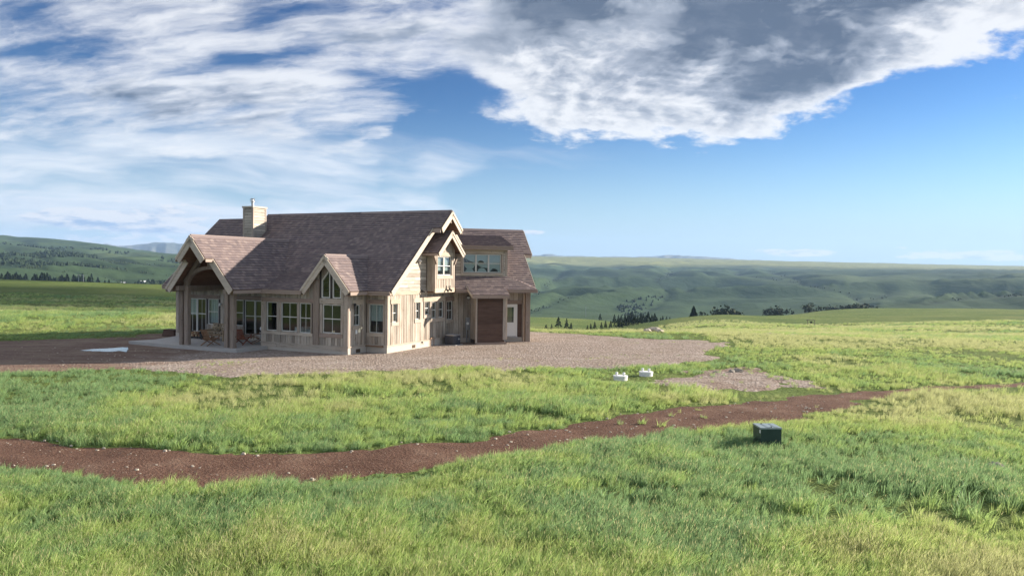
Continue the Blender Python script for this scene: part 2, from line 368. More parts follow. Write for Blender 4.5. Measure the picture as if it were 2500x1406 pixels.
def inside(poly, x, y):
    p = np.array(poly); n = len(p); r = np.zeros(x.shape, bool); j = n - 1
    for i in range(n):
        xi, yi = p[i]; xj, yj = p[j]
        c = ((yi > y) != (yj > y)) & (x < (xj - xi) * (y - yi) / (yj - yi + 1e-12) + xi); r ^= c; j = i
    return r


def edist(poly, x, y, closed=True):
    """distance to the polygon's outline"""
    p = np.array(poly); n = len(p); d = np.full(x.shape, 1e9)
    for i in range(n if closed else n - 1):
        a, b = p[i], p[(i + 1) % n]; e = b - a; L = (e ** 2).sum() + 1e-12
        t = np.clip(((x - a[0]) * e[0] + (y - a[1]) * e[1]) / L, 0, 1)
        d = np.minimum(d, np.hypot(x - a[0] - t * e[0], y - a[1] - t * e[1]))
    return d


def sdist(poly, x, y):
    """signed distance, negative inside"""
    d = edist(poly, x, y); return np.where(inside(poly, x, y), -d, d)


TRACK = TRACK_FAR + TRACK_NEAR[::-1]

# ------------------------------------------------------------------ materials
MAT = {}


class NT:
    def __init__(s, name):
        s.m = bpy.data.materials.new(name); s.m.use_nodes = True; s.n = s.m.node_tree.nodes; s.l = s.m.node_tree.links
        s.b = s.n['Principled BSDF']; s.b.inputs['Roughness'].default_value = 0.8; s.b.inputs['Specular IOR Level'].default_value = 0.3
        MAT[name] = s.m

    def new(s, t, **k):
        n = s.n.new('ShaderNode' + t)
        for a, v in k.items(): setattr(n, a, v)
        return n

    def coord(s, kind='Object', scale=(1, 1, 1)):
        t = s.new('TexCoord'); mp = s.new('Mapping'); s.l.new(t.outputs[kind], mp.inputs[0]); mp.inputs['Scale'].default_value = scale
        return mp.outputs[0]

    def noise(s, vec, scale, detail=4, rough=0.55, dist=0.0):
        n = s.new('TexNoise'); s.l.new(vec, n.inputs['Vector'])
        n.inputs['Scale'].default_value = scale; n.inputs['Detail'].default_value = detail
        n.inputs['Roughness'].default_value = rough; n.inputs['Distortion'].default_value = dist
        return n.outputs['Fac']

    def ramp(s, fac, stops, interp='LINEAR'):
        n = s.new('ValToRGB'); s.l.new(fac, n.inputs[0]); cr = n.color_ramp; cr.interpolation = interp
        while len(cr.elements) < len(stops): cr.elements.new(0.5)
        for e, (p, c) in zip(cr.elements, stops):
            e.position = p; e.color = (*c, 1) if isinstance(c, tuple) else (c, c, c, 1)
        return n.outputs[0]

    def math(s, op, a, b=0.0, clamp=False):
        n = s.new('Math', operation=op, use_clamp=clamp)
        for i, v in enumerate((a, b)):
            if isinstance(v, (int, float)): n.inputs[i].default_value = v
            else: s.l.new(v, n.inputs[i])
        return n.outputs[0]

    def mix(s, fac, a, b, mode='MIX'):
        n = s.new('Mix', data_type='RGBA', blend_type=mode)
        for i, v in ((0, fac), (6, a), (7, b)):
            if isinstance(v, tuple): n.inputs[i].default_value = (*v, 1)
            elif isinstance(v, (int, float)): n.inputs[i].default_value = v
            else: s.l.new(v, n.inputs[i])
        return n.outputs[2]

    def bump(s, h, strength=0.3, dist=0.02):
        n = s.new('Bump'); s.l.new(h, n.inputs['Height']); n.inputs['Strength'].default_value = strength; n.inputs['Distance'].default_value = dist
        s.l.new(n.outputs[0], s.b.inputs['Normal'])

    def col(s, c):
        if isinstance(c, tuple): s.b.inputs['Base Color'].default_value = (*c, 1)
        else: s.l.new(c, s.b.inputs['Base Color'])
        return s


def plain(name, c, rough=0.6, metal=0.0, var=0.12, scale=6.0):
    t = NT(name); n = t.noise(t.coord(), scale, 4)
    t.col(t.mix(n, tuple(x * (1 - var) for x in c), tuple(min(1, x * (1 + var)) for x in c)))
    t.b.inputs['Roughness'].default_value = rough; t.b.inputs['Metallic'].default_value = metal
    return t.m


def wood(name, c, grain='z', dark=0.5, var=0.5, stain=0.35):
    """weathered wood: grain drawn out along z or across it, boards differ, dark knots and run-off stains"""
    t = NT(name)
    sc = (26, 26, 1.3) if grain == 'z' else (1.3, 1.3, 26)
    g = t.noise(t.coord('Object', sc), 1.0, 5, 0.65, 0.4)
    info = t.new('ObjectInfo')
    tone = t.math('ADD', t.math('MULTIPLY', t.math('SUBTRACT', info.outputs['Random'], 0.5), var), 1.0)
    colr = t.ramp(g, [(0.25, tuple(x * dark for x in c)), (0.5, c), (0.8, tuple(min(1, x * 1.25) for x in c))])
    big = t.noise(t.coord('Object', (2.2, 2.2, 0.7) if grain == 'z' else (0.7, 0.7, 2.2)), 1.3, 4, 0.6)
    colr = t.mix(t.ramp(big, [(0.42, 0.0), (0.72, stain)]), colr, tuple(x * f for x, f in zip(c, (0.50, 0.38, 0.32))))
    kn = t.noise(t.coord('Object', (3, 3, 3)), 2.4, 2, 0.5)
    colr = t.mix(t.ramp(kn, [(0.68, 0.0), (0.74, 0.55)]), colr, (0.07, 0.045, 0.035))
    m2 = t.new('Mix', data_type='RGBA', blend_type='MULTIPLY'); m2.inputs[0].default_value = 1.0
    t.l.new(colr, m2.inputs[6]); cmb = t.new('CombineColor')
    for i in range(3): t.l.new(tone, cmb.inputs[i])
    t.l.new(cmb.outputs[0], m2.inputs[7])
    t.col(m2.outputs[2]); t.b.inputs['Roughness'].default_value = 0.85
    t.bump(g, 0.35, 0.006)
    return t.m


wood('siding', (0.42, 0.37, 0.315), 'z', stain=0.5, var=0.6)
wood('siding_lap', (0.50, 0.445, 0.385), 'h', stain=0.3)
wood('trim', (0.45, 0.385, 0.33), 'z', var=0.2, stain=0.3)
wood('trim_h', (0.50, 0.43, 0.36), 'h', var=0.2, stain=0.3)
wood('fascia', (0.54, 0.47, 0.40), 'h', var=0.15, dark=0.8, stain=0.12)
wood('eave', (0.36, 0.285, 0.25), 'h', var=0.2, dark=0.75, stain=0.2)
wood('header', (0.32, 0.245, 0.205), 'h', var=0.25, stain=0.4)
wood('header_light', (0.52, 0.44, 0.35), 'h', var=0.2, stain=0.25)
wood('soffit', (0.20, 0.115, 0.075), 'h', var=0.3, stain=0.3)
wood('timber', (0.30, 0.24, 0.20), 'z', var=0.2, stain=0.35)
wood('dark_panel', (0.115, 0.072, 0.056), 'h', var=0.3, stain=0.5)
wood('chair_wood', (0.26, 0.15, 0.085), 'z', var=0.3, stain=0.3)
wood('red_wood', (0.24, 0.085, 0.05), 'z', var=0.2, stain=0.2)
wood('log_wood', (0.42, 0.32, 0.21), 'z', var=0.2, stain=0.3)
plain('white_frame', (0.66, 0.65, 0.62), 0.45, var=0.05)
plain('white_door', (0.80, 0.79, 0.77), 0.4, var=0.03)
plain('interior', (0.36, 0.30, 0.24), 0.9)
plain('floor_inside', (0.22, 0.14, 0.09), 0.6)
plain('concrete', (0.43, 0.41, 0.39), 0.9, var=0.18, scale=1.6)
plain('foundation', (0.50, 0.45, 0.39), 0.9, var=0.12, scale=1.5)
plain('black_metal', (0.025, 0.025, 0.028), 0.45)
plain('grey_metal', (0.30, 0.31, 0.33), 0.4, 0.5)
plain('dark_grey', (0.06, 0.062, 0.075), 0.5)
plain('galvanised', (0.42, 0.43, 0.45), 0.35, 0.7)
plain('white_plastic', (0.78, 0.78, 0.78), 0.4, var=0.04)
plain('vent_brown', (0.10, 0.065, 0.04), 0.8)
plain('copper', (0.34, 0.20, 0.12), 0.5, 0.4)
plain('blind', (0.66, 0.70, 0.70), 0.9, var=0.05)
plain('curtain_dark', (0.10, 0.13, 0.14), 0.9)
plain('green_paint', (0.030, 0.056, 0.050), 0.4, var=0.25, scale=3)
plain('green_lid', (0.26, 0.31, 0.32), 0.3, var=0.25, scale=5)
plain('rock', (0.30, 0.27, 0.23), 0.9, var=0.4, scale=4)
plain('pale_rock', (0.46, 0.41, 0.34), 0.9, var=0.3, scale=3)
plain('bag_black', (0.014, 0.015, 0.02), 0.6)
plain('tin_roof', (0.80, 0.80, 0.82), 0.4, var=0.04)
plain('barn_wall', (0.45, 0.43, 0.42), 0.8)
plain('pole_wood', (0.20, 0.17, 0.14), 0.9)
plain('gap_shade_backing', (0.055, 0.048, 0.045), 0.9)  # dark backing: shade of the board gaps put into its colour
plain('paper', (0.82, 0.82, 0.80), 0.8, var=0.02)


def fabric():
    t = NT('cushion'); v = t.coord('Object', (1, 1, 1)); w = t.new('TexVoronoi'); t.l.new(v, w.inputs['Vector']); w.inputs['Scale'].default_value = 9.0
    n = t.noise(v, 7.0, 3, 0.6, 1.2)
    c = t.ramp(w.outputs['Distance'], [(0.28, (0.55, 0.47, 0.36)), (0.40, (0.06, 0.045, 0.035)), (0.62, (0.33, 0.24, 0.14))], 'CONSTANT')
    t.col(t.mix(t.ramp(n, [(0.45, 0.0), (0.6, 1.0)]), c, (0.30, 0.23, 0.15)))


fabric()


def glass():
    t = NT('glass'); t.n.remove(t.b)
    tr = t.new('BsdfTransparent'); tr.inputs[0].default_value = (0.62, 0.70, 0.70, 1)
    gl = t.new('BsdfGlossy'); gl.inputs['Roughness'].default_value = 0.015; gl.inputs[0].default_value = (0.95, 0.97, 1, 1)
    nz = t.noise(t.coord('Object', (1, 1, 1)), 0.8, 2); bp = t.new('Bump'); bp.inputs['Strength'].default_value = 0.05; bp.inputs['Distance'].default_value = 0.05
    t.l.new(nz, bp.inputs['Height']); t.l.new(bp.outputs[0], gl.inputs['Normal'])
    lw = t.new('LayerWeight'); lw.inputs[0].default_value = 0.5
    f2 = t.math('ADD', t.math('MULTIPLY', t.math('POWER', lw.outputs['Facing'], 4.0), 0.9), 0.085, True)
    mx = t.new('MixShader'); t.l.new(f2, mx.inputs[0]); t.l.new(tr.outputs[0], mx.inputs[1]); t.l.new(gl.outputs[0], mx.inputs[2])
    t.l.new(mx.outputs[0], t.n['Material Output'].inputs[0])


glass()


def shingles():
    """asphalt shingles: every tab its own tone; UV = (metres along the eave, course number)"""
    t = NT('shingle')
    uv = t.new('UVMap'); uv.uv_map = 'UVMap'; sp = t.new('SeparateXYZ'); t.l.new(uv.outputs[0], sp.inputs[0])
    row = t.math('FLOOR', t.math('ADD', sp.outputs[1], 0.001))
    off = t.math('MULTIPLY', t.math('SINE', t.math('MULTIPLY', row, 12.9898)), 43.7)
    tabx = t.math('ADD', t.math('DIVIDE', sp.outputs[0], 0.23), off)
    cb = t.new('CombineXYZ'); t.l.new(t.math('FLOOR', tabx), cb.inputs[0]); t.l.new(row, cb.inputs[1])
    wn = t.new('TexWhiteNoise'); wn.noise_dimensions = '2D'; t.l.new(cb.outputs[0], wn.inputs['Vector'])
    c = t.ramp(wn.outputs['Value'], [(0.0, (0.150, 0.113, 0.118)), (0.3, (0.202, 0.150, 0.152)), (0.6, (0.232, 0.172, 0.168)), (0.85, (0.272, 0.205, 0.194)), (1.0, (0.335, 0.260, 0.240))])
    big = t.noise(t.coord('Object', (1, 1, 1)), 0.35, 4)
    c = t.mix(t.ramp(big, [(0.3, 0.0), (0.7, 0.25)]), c, (0.165, 0.130, 0.135))
    fine = t.noise(t.coord('Object', (1, 1, 1)), 60, 2)
    c = t.mix(0.18, c, t.ramp(fine, [(0.3, 0.05), (0.7, 0.4)]), 'MIX')
    # dark joint between tabs
    fx = t.math('FRACT', tabx)
    gap = t.math('LESS_THAN', fx, 0.05)
    c = t.mix(t.math('MULTIPLY', gap, 0.35), c, (0.05, 0.04, 0.04))
    t.col(c); t.b.inputs['Roughness'].default_value = 0.95; t.b.inputs['Specular IOR Level'].default_value = 0.12
    t.bump(fine, 0.4, 0.004)


shingles()
# ------------------------------------------------------------------ terrain
PROF = {
    -60: [(56, 0), (75, -.2), (95, -1.4), (130, -2.6), (200, -3.2), (340, -2.0), (460, -12), (700, -20), (900, -18), (1100, -6), (1400, 2), (2000, 36), (2600, 78), (3000, 110), (3800, 70), (6500, 20)],
    -33.4: [(56, 0), (75, -.2), (95, -1.6), (130, -2.6), (200, -3.2), (340, -2.0), (460, -12), (700, -20), (900, -18), (1100, -8), (1400, -1), (2000, 28), (2600, 70), (3000, 112), (3800, 70), (6500, 20)],
    -29.0: [(56, 0), (75, -.2), (95, -1.6), (130, -2.8), (200, -3.8), (350, -2.9), (460, -12), (700, -21), (900, -19), (1100, -10), (1400, -4), (2000, 20), (2600, 54), (3200, 94), (4000, 50), (6500, 20)],
    -23.66: [(56, 0), (75, -.3), (95, -1.8), (130, -3.1), (200, -4.4), (350, -3.9), (460, -12), (700, -22), (900, -22), (1200, -16), (1600, -6), (2200, 6), (3000, 20), (3800, 15), (6500, 20)],
    -16.2: [(60, 0), (75, -.3), (110, -2.4), (200, -5), (350, -6), (460, -14), (700, -26), (1200, -22), (2000, 0), (3200, 30), (4500, 50), (6500, 30)],
    -4.5: [(64, 0), (80, -1.0), (130, -8), (250, -16), (450, -20), (700, -45), (1000, -40), (1800, -25), (3500, 30), (5200, 80), (6500, 60)],
    1.5: [(60, 0), (78, -2.4), (150, -14), (230, -20), (300, -17.7), (450, -22), (600, -48), (750, -55), (900, -48), (1300, -46), (1800, -38), (2500, -16), (3500, 18), (4600, 70), (5200, 88), (6500, 60)],
    7.5: [(58, 0), (75, -1.6), (130, -8), (220, -16), (330, -19), (420, -21.5), (540, -36), (700, -53), (850, -50), (1300, -48), (1800, -38), (2500, -15), (3500, 19), (4600, 72), (5200, 88), (6500, 60)],
    13.4: [(58, 0), (70, -.7), (90, -2.0), (150, -5.3), (230, -8.2), (300, -11.4), (400, -26), (560, -48), (700, -54), (900, -52), (1300, -47), (1800, -37), (2500, -14), (3500, 18), (4600, 66), (5200, 84), (6500, 60)],
    21.6: [(56, 0), (70, -1), (110, -3.4), (220, -11), (330, -13.2), (470, -15.6), (590, -34), (750, -50), (900, -47), (1300, -42), (1800, -33), (2600, -10), (3600, 18), (4700, 66), (5400, 74), (6500, 50)],
    33.4: [(56, 0), (70, -1.2), (110, -3.4), (180, -6.0), (300, -9.2), (450, -14.6), (570, -28), (750, -42), (900, -36), (1300, -26), (1800, -14), (2600, 6), (4000, 28), (5000, 58), (5600, 62), (6500, 50)],
    60: [(56, 0), (70, -1.0), (110, -3.0), (300, -9), (450, -14), (750, -36), (1300, -22), (2600, 8), (5000, 58), (6500, 50)],
}
LD = np.linspace(math.log(30), math.log(9000), 520)
_az = sorted(PROF)
_tab = np.array([np.interp(LD, np.log([p[0] for p in PROF[a]]), [p[1] for p in PROF[a]]) for a in _az])
AZG = np.linspace(-60, 60, 241)
TAB = np.array([np.interp(AZG, _az, _tab[:, j]) for j in range(_tab.shape[1])]).T


def gsm(a, s, axis):
    r = int(3 * s); k = np.exp(-0.5 * (np.arange(-r, r + 1) / s) ** 2); k /= k.sum()
    pad = [(0, 0), (0, 0)]; pad[axis] = (r, r)
    b = np.pad(a, pad, mode='edge')
    return np.apply_along_axis(lambda v: np.convolve(v, k, 'valid'), axis, b)


TAB = gsm(gsm(TAB, 5, 1), 5, 0)
AZ_E = np.radians
GUL = [np.array(g) for g in GULLY]


def gully_field(az, el):
    """nearness to the drainage lines, in the hillside's own bearing/elevation angles seen from the knoll"""
    best = np.full(az.shape, 1e9)
    for g in GUL:
        for a, b in zip(g[:-1], g[1:]):
            ax, ay, bx, by = a[0], a[1] * 3.2, b[0], b[1] * 3.2
            ex, ey = bx - ax, by - ay; L = ex * ex + ey * ey + 1e-9
            t = np.clip(((az - ax) * ex + (el * 3.2 - ay) * ey) / L, 0, 1)
            best = np.minimum(best, np.hypot(az - ax - t * ex, el * 3.2 - ay - t * ey))
    return best


def zg(x, y, full=False):
    """terrain height"""
    x = np.asarray(x, float); y = np.asarray(y, float)
    d = np.hypot(x, y) + 1e-6; az = np.degrees(np.arctan2(x, y))
    ca = np.clip(np.abs(az), 0, 60) * np.sign(az)
    fi = np.clip((ca + 60) / 0.5, 0, 239.999); i0 = fi.astype(int); ft = fi - i0
    dep = d * np.cos(np.radians(np.clip(np.abs(az), 0, 45)))
    fj = np.clip((np.log(np.maximum(dep, 30)) - LD[0]) / (LD[1] - LD[0]), 0, len(LD) - 1.001); j0 = fj.astype(int); fu = fj - j0
    z = (TAB[i0, j0] * (1 - ft) + TAB[i0 + 1, j0] * ft) * (1 - fu) + (TAB[i0, j0 + 1] * (1 - ft) + TAB[i0 + 1, j0 + 1] * ft) * fu
    z = z * np.clip((d - 50) / 25, 0, 1)
    near = np.clip(1 - (d - 40) / 40, 0, 1)
    z = z + near * (fb(x * 0.35, y * 0.35, 3, 3) - 0.5) * 0.16 * np.clip((np.where(d < 75, sdist(YARD, x, y), 9) + 0.5) / 2.5, 0, 1)
    mid = np.clip((d - 60) / 60, 0, 1) * np.clip(1 - (d - 350) / 400, 0, 1)
    z = z + mid * ((fb(x * 0.03, y * 0.03, 5, 4) - 0.5) * 1.6)
    hill = np.clip((d - 700) / 500, 0, 1)
    w = fb(x * 0.0011, y * 0.0011, 9, 2) * 2
    rid = 1 - np.abs(fb(x * 0.0021 + w, y * 0.0021 - w, 21, 4) * 2 - 1)
    z = z + hill * (rid - 0.72) * np.minimum(d, 2400) * 0.044 * np.clip(1.25 - d / 4600, 0.12, 1)
    z = z + hill * (fb(x * 0.012, y * 0.012, 31, 3) - 0.5) * 4.0
    if full:
        el = np.degrees(np.arctan2(z - EYE, d)); g = gully_field(az, el)
        cut = np.exp(-(g / 0.95) ** 2) * 0.6 + np.exp(-(g / 0.34) ** 2) * 0.4
        z = z - hill * cut * d * math.tan(R(0.22))
        return z, np.exp(-(g / 0.24) ** 2)
    return z


def polar_rows(rows, name, mat, fine=520, span=50.0, gul=False):
    az = np.concatenate([np.linspace(-180, -span, 27)[:-1], np.linspace(-span, span, fine), np.linspace(span, 180, 27)[1:-1]])
    A, D = np.meshgrid(np.radians(az), rows)
    xx, yy = D * np.sin(A), D * np.cos(A)
    if gul: zz, gg = zg(xx, yy, True)
    else: zz = zg(xx, yy)
    nr, nc = xx.shape
    vs = np.stack([xx, yy, zz], -1).reshape(-1, 3)
    i = np.arange(nr - 1)[:, None] * nc; j = np.arange(nc)[None]; j2 = (j + 1) % nc
    q = np.stack([i + j, i + j2, i + nc + j2, i + nc + j], -1).reshape(-1, 4)
    me = bpy.data.meshes.new(name)
    me.vertices.add(len(vs)); me.vertices.foreach_set('co', vs.ravel())
    me.loops.add(q.size); me.loops.foreach_set('vertex_index', q[:, ::-1].ravel())
    me.polygons.add(len(q)); me.polygons.foreach_set('loop_start', np.arange(0, q.size, 4)); me.polygons.foreach_set('loop_total', np.full(len(q), 4))
    me.update(); me.validate()
    me.polygons.foreach_set('use_smooth', np.ones(len(me.polygons), bool))
    if gul:
        at = me.attributes.new('gully', 'FLOAT', 'POINT'); at.data.foreach_set('value', gg.reshape(-1))
    me.materials.append(mat)
    o = bpy.data.objects.new(name, me); COL.objects.link(o)
    if o.data.polygons[0].normal.z < 0: o.data.flip_normals()
    return tag(o, kind='structure')


def ground_mats():
    t = NT('meadow'); v = t.coord('Object')
    n1 = t.noise(v, 0.045, 5, 0.6); n2 = t.noise(v, 0.5, 5, 0.65); n3 = t.noise(v, 9.0, 3, 0.6)
    c = t.ramp(n2, [(0.30, (0.075, 0.120, 0.036)), (0.5, (0.140, 0.200, 0.058)), (0.72, (0.230, 0.260, 0.092))])
    c2 = t.ramp(n1, [(0.32, (0.090, 0.145, 0.045)), (0.5, (0.165, 0.220, 0.068)), (0.68, (0.270, 0.280, 0.110))])
    c = t.mix(0.5, c, c2)
    c = t.mix(t.ramp(n3, [(0.35, 0.55), (0.6, 0.0)]), c, (0.035, 0.042, 0.016))
    t.col(c); t.b.inputs['Roughness'].default_value = 1.0; t.b.inputs['Specular IOR Level'].default_value = 0.05
    t.bump(t.math('ADD', n2, t.math('MULTIPLY', n3, 0.4)), 0.9, 0.35)
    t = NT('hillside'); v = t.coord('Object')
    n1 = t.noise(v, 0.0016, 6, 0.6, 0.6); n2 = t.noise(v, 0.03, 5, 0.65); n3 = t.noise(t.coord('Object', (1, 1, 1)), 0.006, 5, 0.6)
    c = t.ramp(n1, [(0.30, (0.034, 0.062, 0.034)), (0.52, (0.056, 0.090, 0.044)), (0.72, (0.090, 0.122, 0.056))])  # hills darkened: cloud shade put into the base colour
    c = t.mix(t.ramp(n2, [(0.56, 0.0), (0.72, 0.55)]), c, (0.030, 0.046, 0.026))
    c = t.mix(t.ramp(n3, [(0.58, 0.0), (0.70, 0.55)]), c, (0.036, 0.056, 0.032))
    # high plateau paler: sunlight beyond the cloud shade, put into the colour
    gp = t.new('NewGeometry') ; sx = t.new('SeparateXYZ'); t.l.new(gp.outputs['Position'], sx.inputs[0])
    lit_top = t.ramp(t.math('ADD', t.math('MULTIPLY', sx.outputs[2], 0.01), t.math('MULTIPLY', t.math('SUBTRACT', n1, 0.5), 0.5)), [(0.16, 0.0), (0.34, 1.0)])
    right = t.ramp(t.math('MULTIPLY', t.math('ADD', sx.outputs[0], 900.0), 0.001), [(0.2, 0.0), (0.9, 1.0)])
    c = t.mix(t.math('MULTIPLY', lit_top, right), c, t.ramp(n2, [(0.3, (0.18, 0.20, 0.075)), (0.7, (0.27, 0.28, 0.11))]))
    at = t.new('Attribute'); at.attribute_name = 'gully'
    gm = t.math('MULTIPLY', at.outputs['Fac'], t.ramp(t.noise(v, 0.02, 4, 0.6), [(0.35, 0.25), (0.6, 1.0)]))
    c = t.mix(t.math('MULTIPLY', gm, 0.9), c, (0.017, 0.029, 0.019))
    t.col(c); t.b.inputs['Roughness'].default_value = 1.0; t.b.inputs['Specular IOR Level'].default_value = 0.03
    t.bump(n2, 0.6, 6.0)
    t = NT('mountain'); v = t.coord('Object'); n1 = t.noise(v, 0.0022, 6, 0.62)
    t.col(t.ramp(n1, [(0.35, (0.045, 0.065, 0.05)), (0.6, (0.15, 0.15, 0.12))])); t.b.inputs['Roughness'].default_value = 1.0
    # earth of the track and yard
    t = NT('dirt'); v = t.coord('Object'); n1 = t.noise(v, 0.7, 5, 0.6); n2 = t.noise(v, 14, 4, 0.65); n3 = t.noise(t.coord('Object', (1, 1, 1)), 55, 2)
    c = t.ramp(n1, [(0.32, (0.095, 0.050, 0.036)), (0.55, (0.150, 0.083, 0.060)), (0.72, (0.215, 0.140, 0.104))])
    c = t.mix(t.ramp(n2, [(0.5, 0.0), (0.66, 0.6)]), c, (0.225, 0.145, 0.108))
    c = t.mix(t.ramp(n3, [(0.62, 0.0), (0.70, 0.8)]), c, (0.36, 0.29, 0.24))
    t.col(c); t.b.inputs['Roughness'].default_value = 0.95; t.b.inputs['Specular IOR Level'].default_value = 0.1
    t.bump(t.math('ADD', n2, t.math('MULTIPLY', n1, 1.5)), 1.0, 0.12)
    t = NT('gravel'); v = t.coord('Object')
    vo = t.new('TexVoronoi'); t.l.new(v, vo.inputs['Vector']); vo.inputs['Scale'].default_value = 11.0
    n1 = t.noise(v, 0.5, 5, 0.6); n2 = t.noise(v, 6, 4, 0.7)
    sepc = t.new('SeparateColor'); t.l.new(vo.outputs['Color'], sepc.inputs[0])
    c = t.ramp(sepc.outputs[0], [(0.0, (0.20, 0.155, 0.13)), (0.5, (0.335, 0.275, 0.24)), (1.0, (0.49, 0.43, 0.385))])
    c = t.mix(t.ramp(n2, [(0.35, 0.6), (0.6, 0.0)]), c, (0.17, 0.12, 0.095))
    c = t.mix(t.ramp(n1, [(0.45, 0.0), (0.7, 0.45)]), c, (0.23, 0.17, 0.125))
    n0 = t.noise(t.coord('Object', (0.35, 1.0, 1.0)), 0.8, 4, 0.6)
    c = t.mix(t.ramp(n0, [(0.50, 0.0), (0.68, 0.40)]), c, (0.42, 0.37, 0.33))
    at = t.new('Attribute'); at.attribute_name = 'dirt'
    nd = t.ramp(t.math('ADD', at.outputs['Fac'], t.math('MULTIPLY', t.math('SUBTRACT', n1, 0.5), 0.9)), [(0.4, 0.0), (0.62, 1.0)])
    d1 = t.ramp(n2, [(0.3, (0.125, 0.078, 0.060)), (0.55, (0.195, 0.130, 0.102)), (0.75, (0.29, 0.215, 0.170))])
    d1 = t.mix(t.ramp(n0, [(0.45, 0.0), (0.62, 0.5)]), d1, (0.31, 0.25, 0.185))
    t.col(t.mix(nd, c, d1)); t.b.inputs['Roughness'].default_value = 0.95; t.b.inputs['Specular IOR Level'].default_value = 0.1
    t.bump(t.math('ADD', vo.outputs['Distance'], n2), 0.8, 0.05)


ground_mats()
rows_near = np.concatenate([[0.4, 2, 4, 6, 7.5], np.geomspace(8.5, 80, 230), np.geomspace(81.5, 640, 120)])
ground = polar_rows(rows_near, 'ground', MAT['meadow'])
ground.data.materials[0] = MAT['meadow']
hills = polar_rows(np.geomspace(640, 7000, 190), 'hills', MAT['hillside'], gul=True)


def mountains():
    az = np.array([p[0] for p in MOUNT]); el = np.array([p[1] for p in MOUNT])
    A = np.linspace(-50, 50, 700); E = np.interp(A, az, el)
    E = E + (fb(A * 1.6, A * 0 + 3, 41, 4) - 0.5) * 0.14
    rows = np.array([7200, 7800, 8300, 8700, 9000, 9300, 9800])
    f = np.array([-0.1, 0.22, 0.55, 0.85, 1.0, 0.9, 0.3])
    mb = MB(); n = len(A)
    for r, k in zip(rows, f):
        h = np.maximum(np.tan(np.radians(E)) * 9000 + EYE, 20)
        nz = (fb(A * 2.4 + r * 0.002, A * 0 + r * 0.0021, 51, 4) - 0.5) * 110 * (k > 0) * (k < 1)
        zz = 10 + (h - 10) * k + nz * (h / 260)
        for a, z in zip(A, zz): mb.v.append((r * math.sin(R(a)), r * math.cos(R(a)), float(max(z, -20) if k > 0 else -60)))
    for i in range(len(rows) - 1):
        for j in range(n - 1):
            mb.f.append((i * n + j, i * n + j + 1, (i + 1) * n + j + 1, (i + 1) * n + j)); mb.mi.append(0)
    tag(mb.build('mountains', MAT['mountain'], smooth=True), kind='structure')


mountains()


def sheet(name, sd_fn, bb, step, mat, lift=0.035, attr=None):
    """a ground sheet that shows where sd_fn < 0 and dips under the turf at its ragged edge"""
    xs = np.arange(bb[0], bb[1], step); ys = np.arange(bb[2], bb[3], step)
    Xg, Yg = np.meshgrid(xs, ys); sd = sd_fn(Xg, Yg)
    Z = zg(Xg, Yg) + np.clip(-sd * 0.10, -0.09, lift)
    ny, nx = Xg.shape; keep = sd < 0.9
    idx = -np.ones(Xg.shape, int); idx[keep] = np.arange(keep.sum())
    vs = np.stack([Xg, Yg, Z], -1)[keep]
    a, b, c, d = idx[:-1, :-1], idx[:-1, 1:], idx[1:, 1:], idx[1:, :-1]
    ok = (a >= 0) & (b >= 0) & (c >= 0) & (d >= 0)
    q = np.stack([a[ok], b[ok], c[ok], d[ok]], -1)
    me = bpy.data.meshes.new(name); me.from_pydata(vs.tolist(), [], q.tolist())
    if attr:
        at = me.attributes.new(attr[0], 'FLOAT', 'POINT'); at.data.foreach_set('value', attr[1](vs[:, 0], vs[:, 1]).astype(np.float32))
    me.materials.append(mat); me.polygons.foreach_set('use_smooth', [True] * len(q))
    o = bpy.data.objects.new(name, me); COL.objects.link(o)
    return tag(o, kind='structure')


def rag(x, y, s, amp, seed): return (fb(x * s, y * s, seed, 4, 0.6) - 0.5) * 2 * amp


def sd_track(x, y): return sdist(TRACK, x, y) + rag(x, y, 0.8, 0.62, 61)
def sd_yard(x, y): return sdist(YARD, x, y) + rag(x, y, 0.40, 2.0, 71)
def sd_faint(x, y): return edist(FAINT, x, y, False) - 0.55 + rag(x, y, 0.7, 0.5, 81)
def sd_road(x, y): return edist(ROAD[0], x, y, False) - 2.1 + rag(x, y, 0.4, 0.4, 91)


sheet('dirt_track', sd_track, (-26, 16, 13, 36), 0.22, MAT['dirt'])
sheet('gravel_yard', sd_yard, (-44, 20, 30, 68), 0.35, MAT['gravel'], attr=('dirt', lambda x, y: np.clip((-13.0 - x) / 8.0, 0, 1) * 0.9 + np.clip((34.5 - y) / 3, 0, 1) * np.clip((-4 - x) / 4, 0, 1) * 0.8))
def sd_bare(x, y): return sdist(SPARSE, x, y) + rag(x, y, 0.55, 1.9, 95) + 0.3
sheet('bare_earth', sd_bare, (3, 20, 27, 42), 0.25, MAT['gravel'], attr=('dirt', lambda x, y: x * 0 + 0.42))
sheet('faint_track', sd_faint, (10, 34, 24, 42), 0.3, MAT['dirt'])
sheet('gravel_road', sd_road, (8, 80, 58, 84), 0.4, MAT['gravel'], lift=0.08, attr=('dirt', lambda x, y: x * 0 + 0.18))


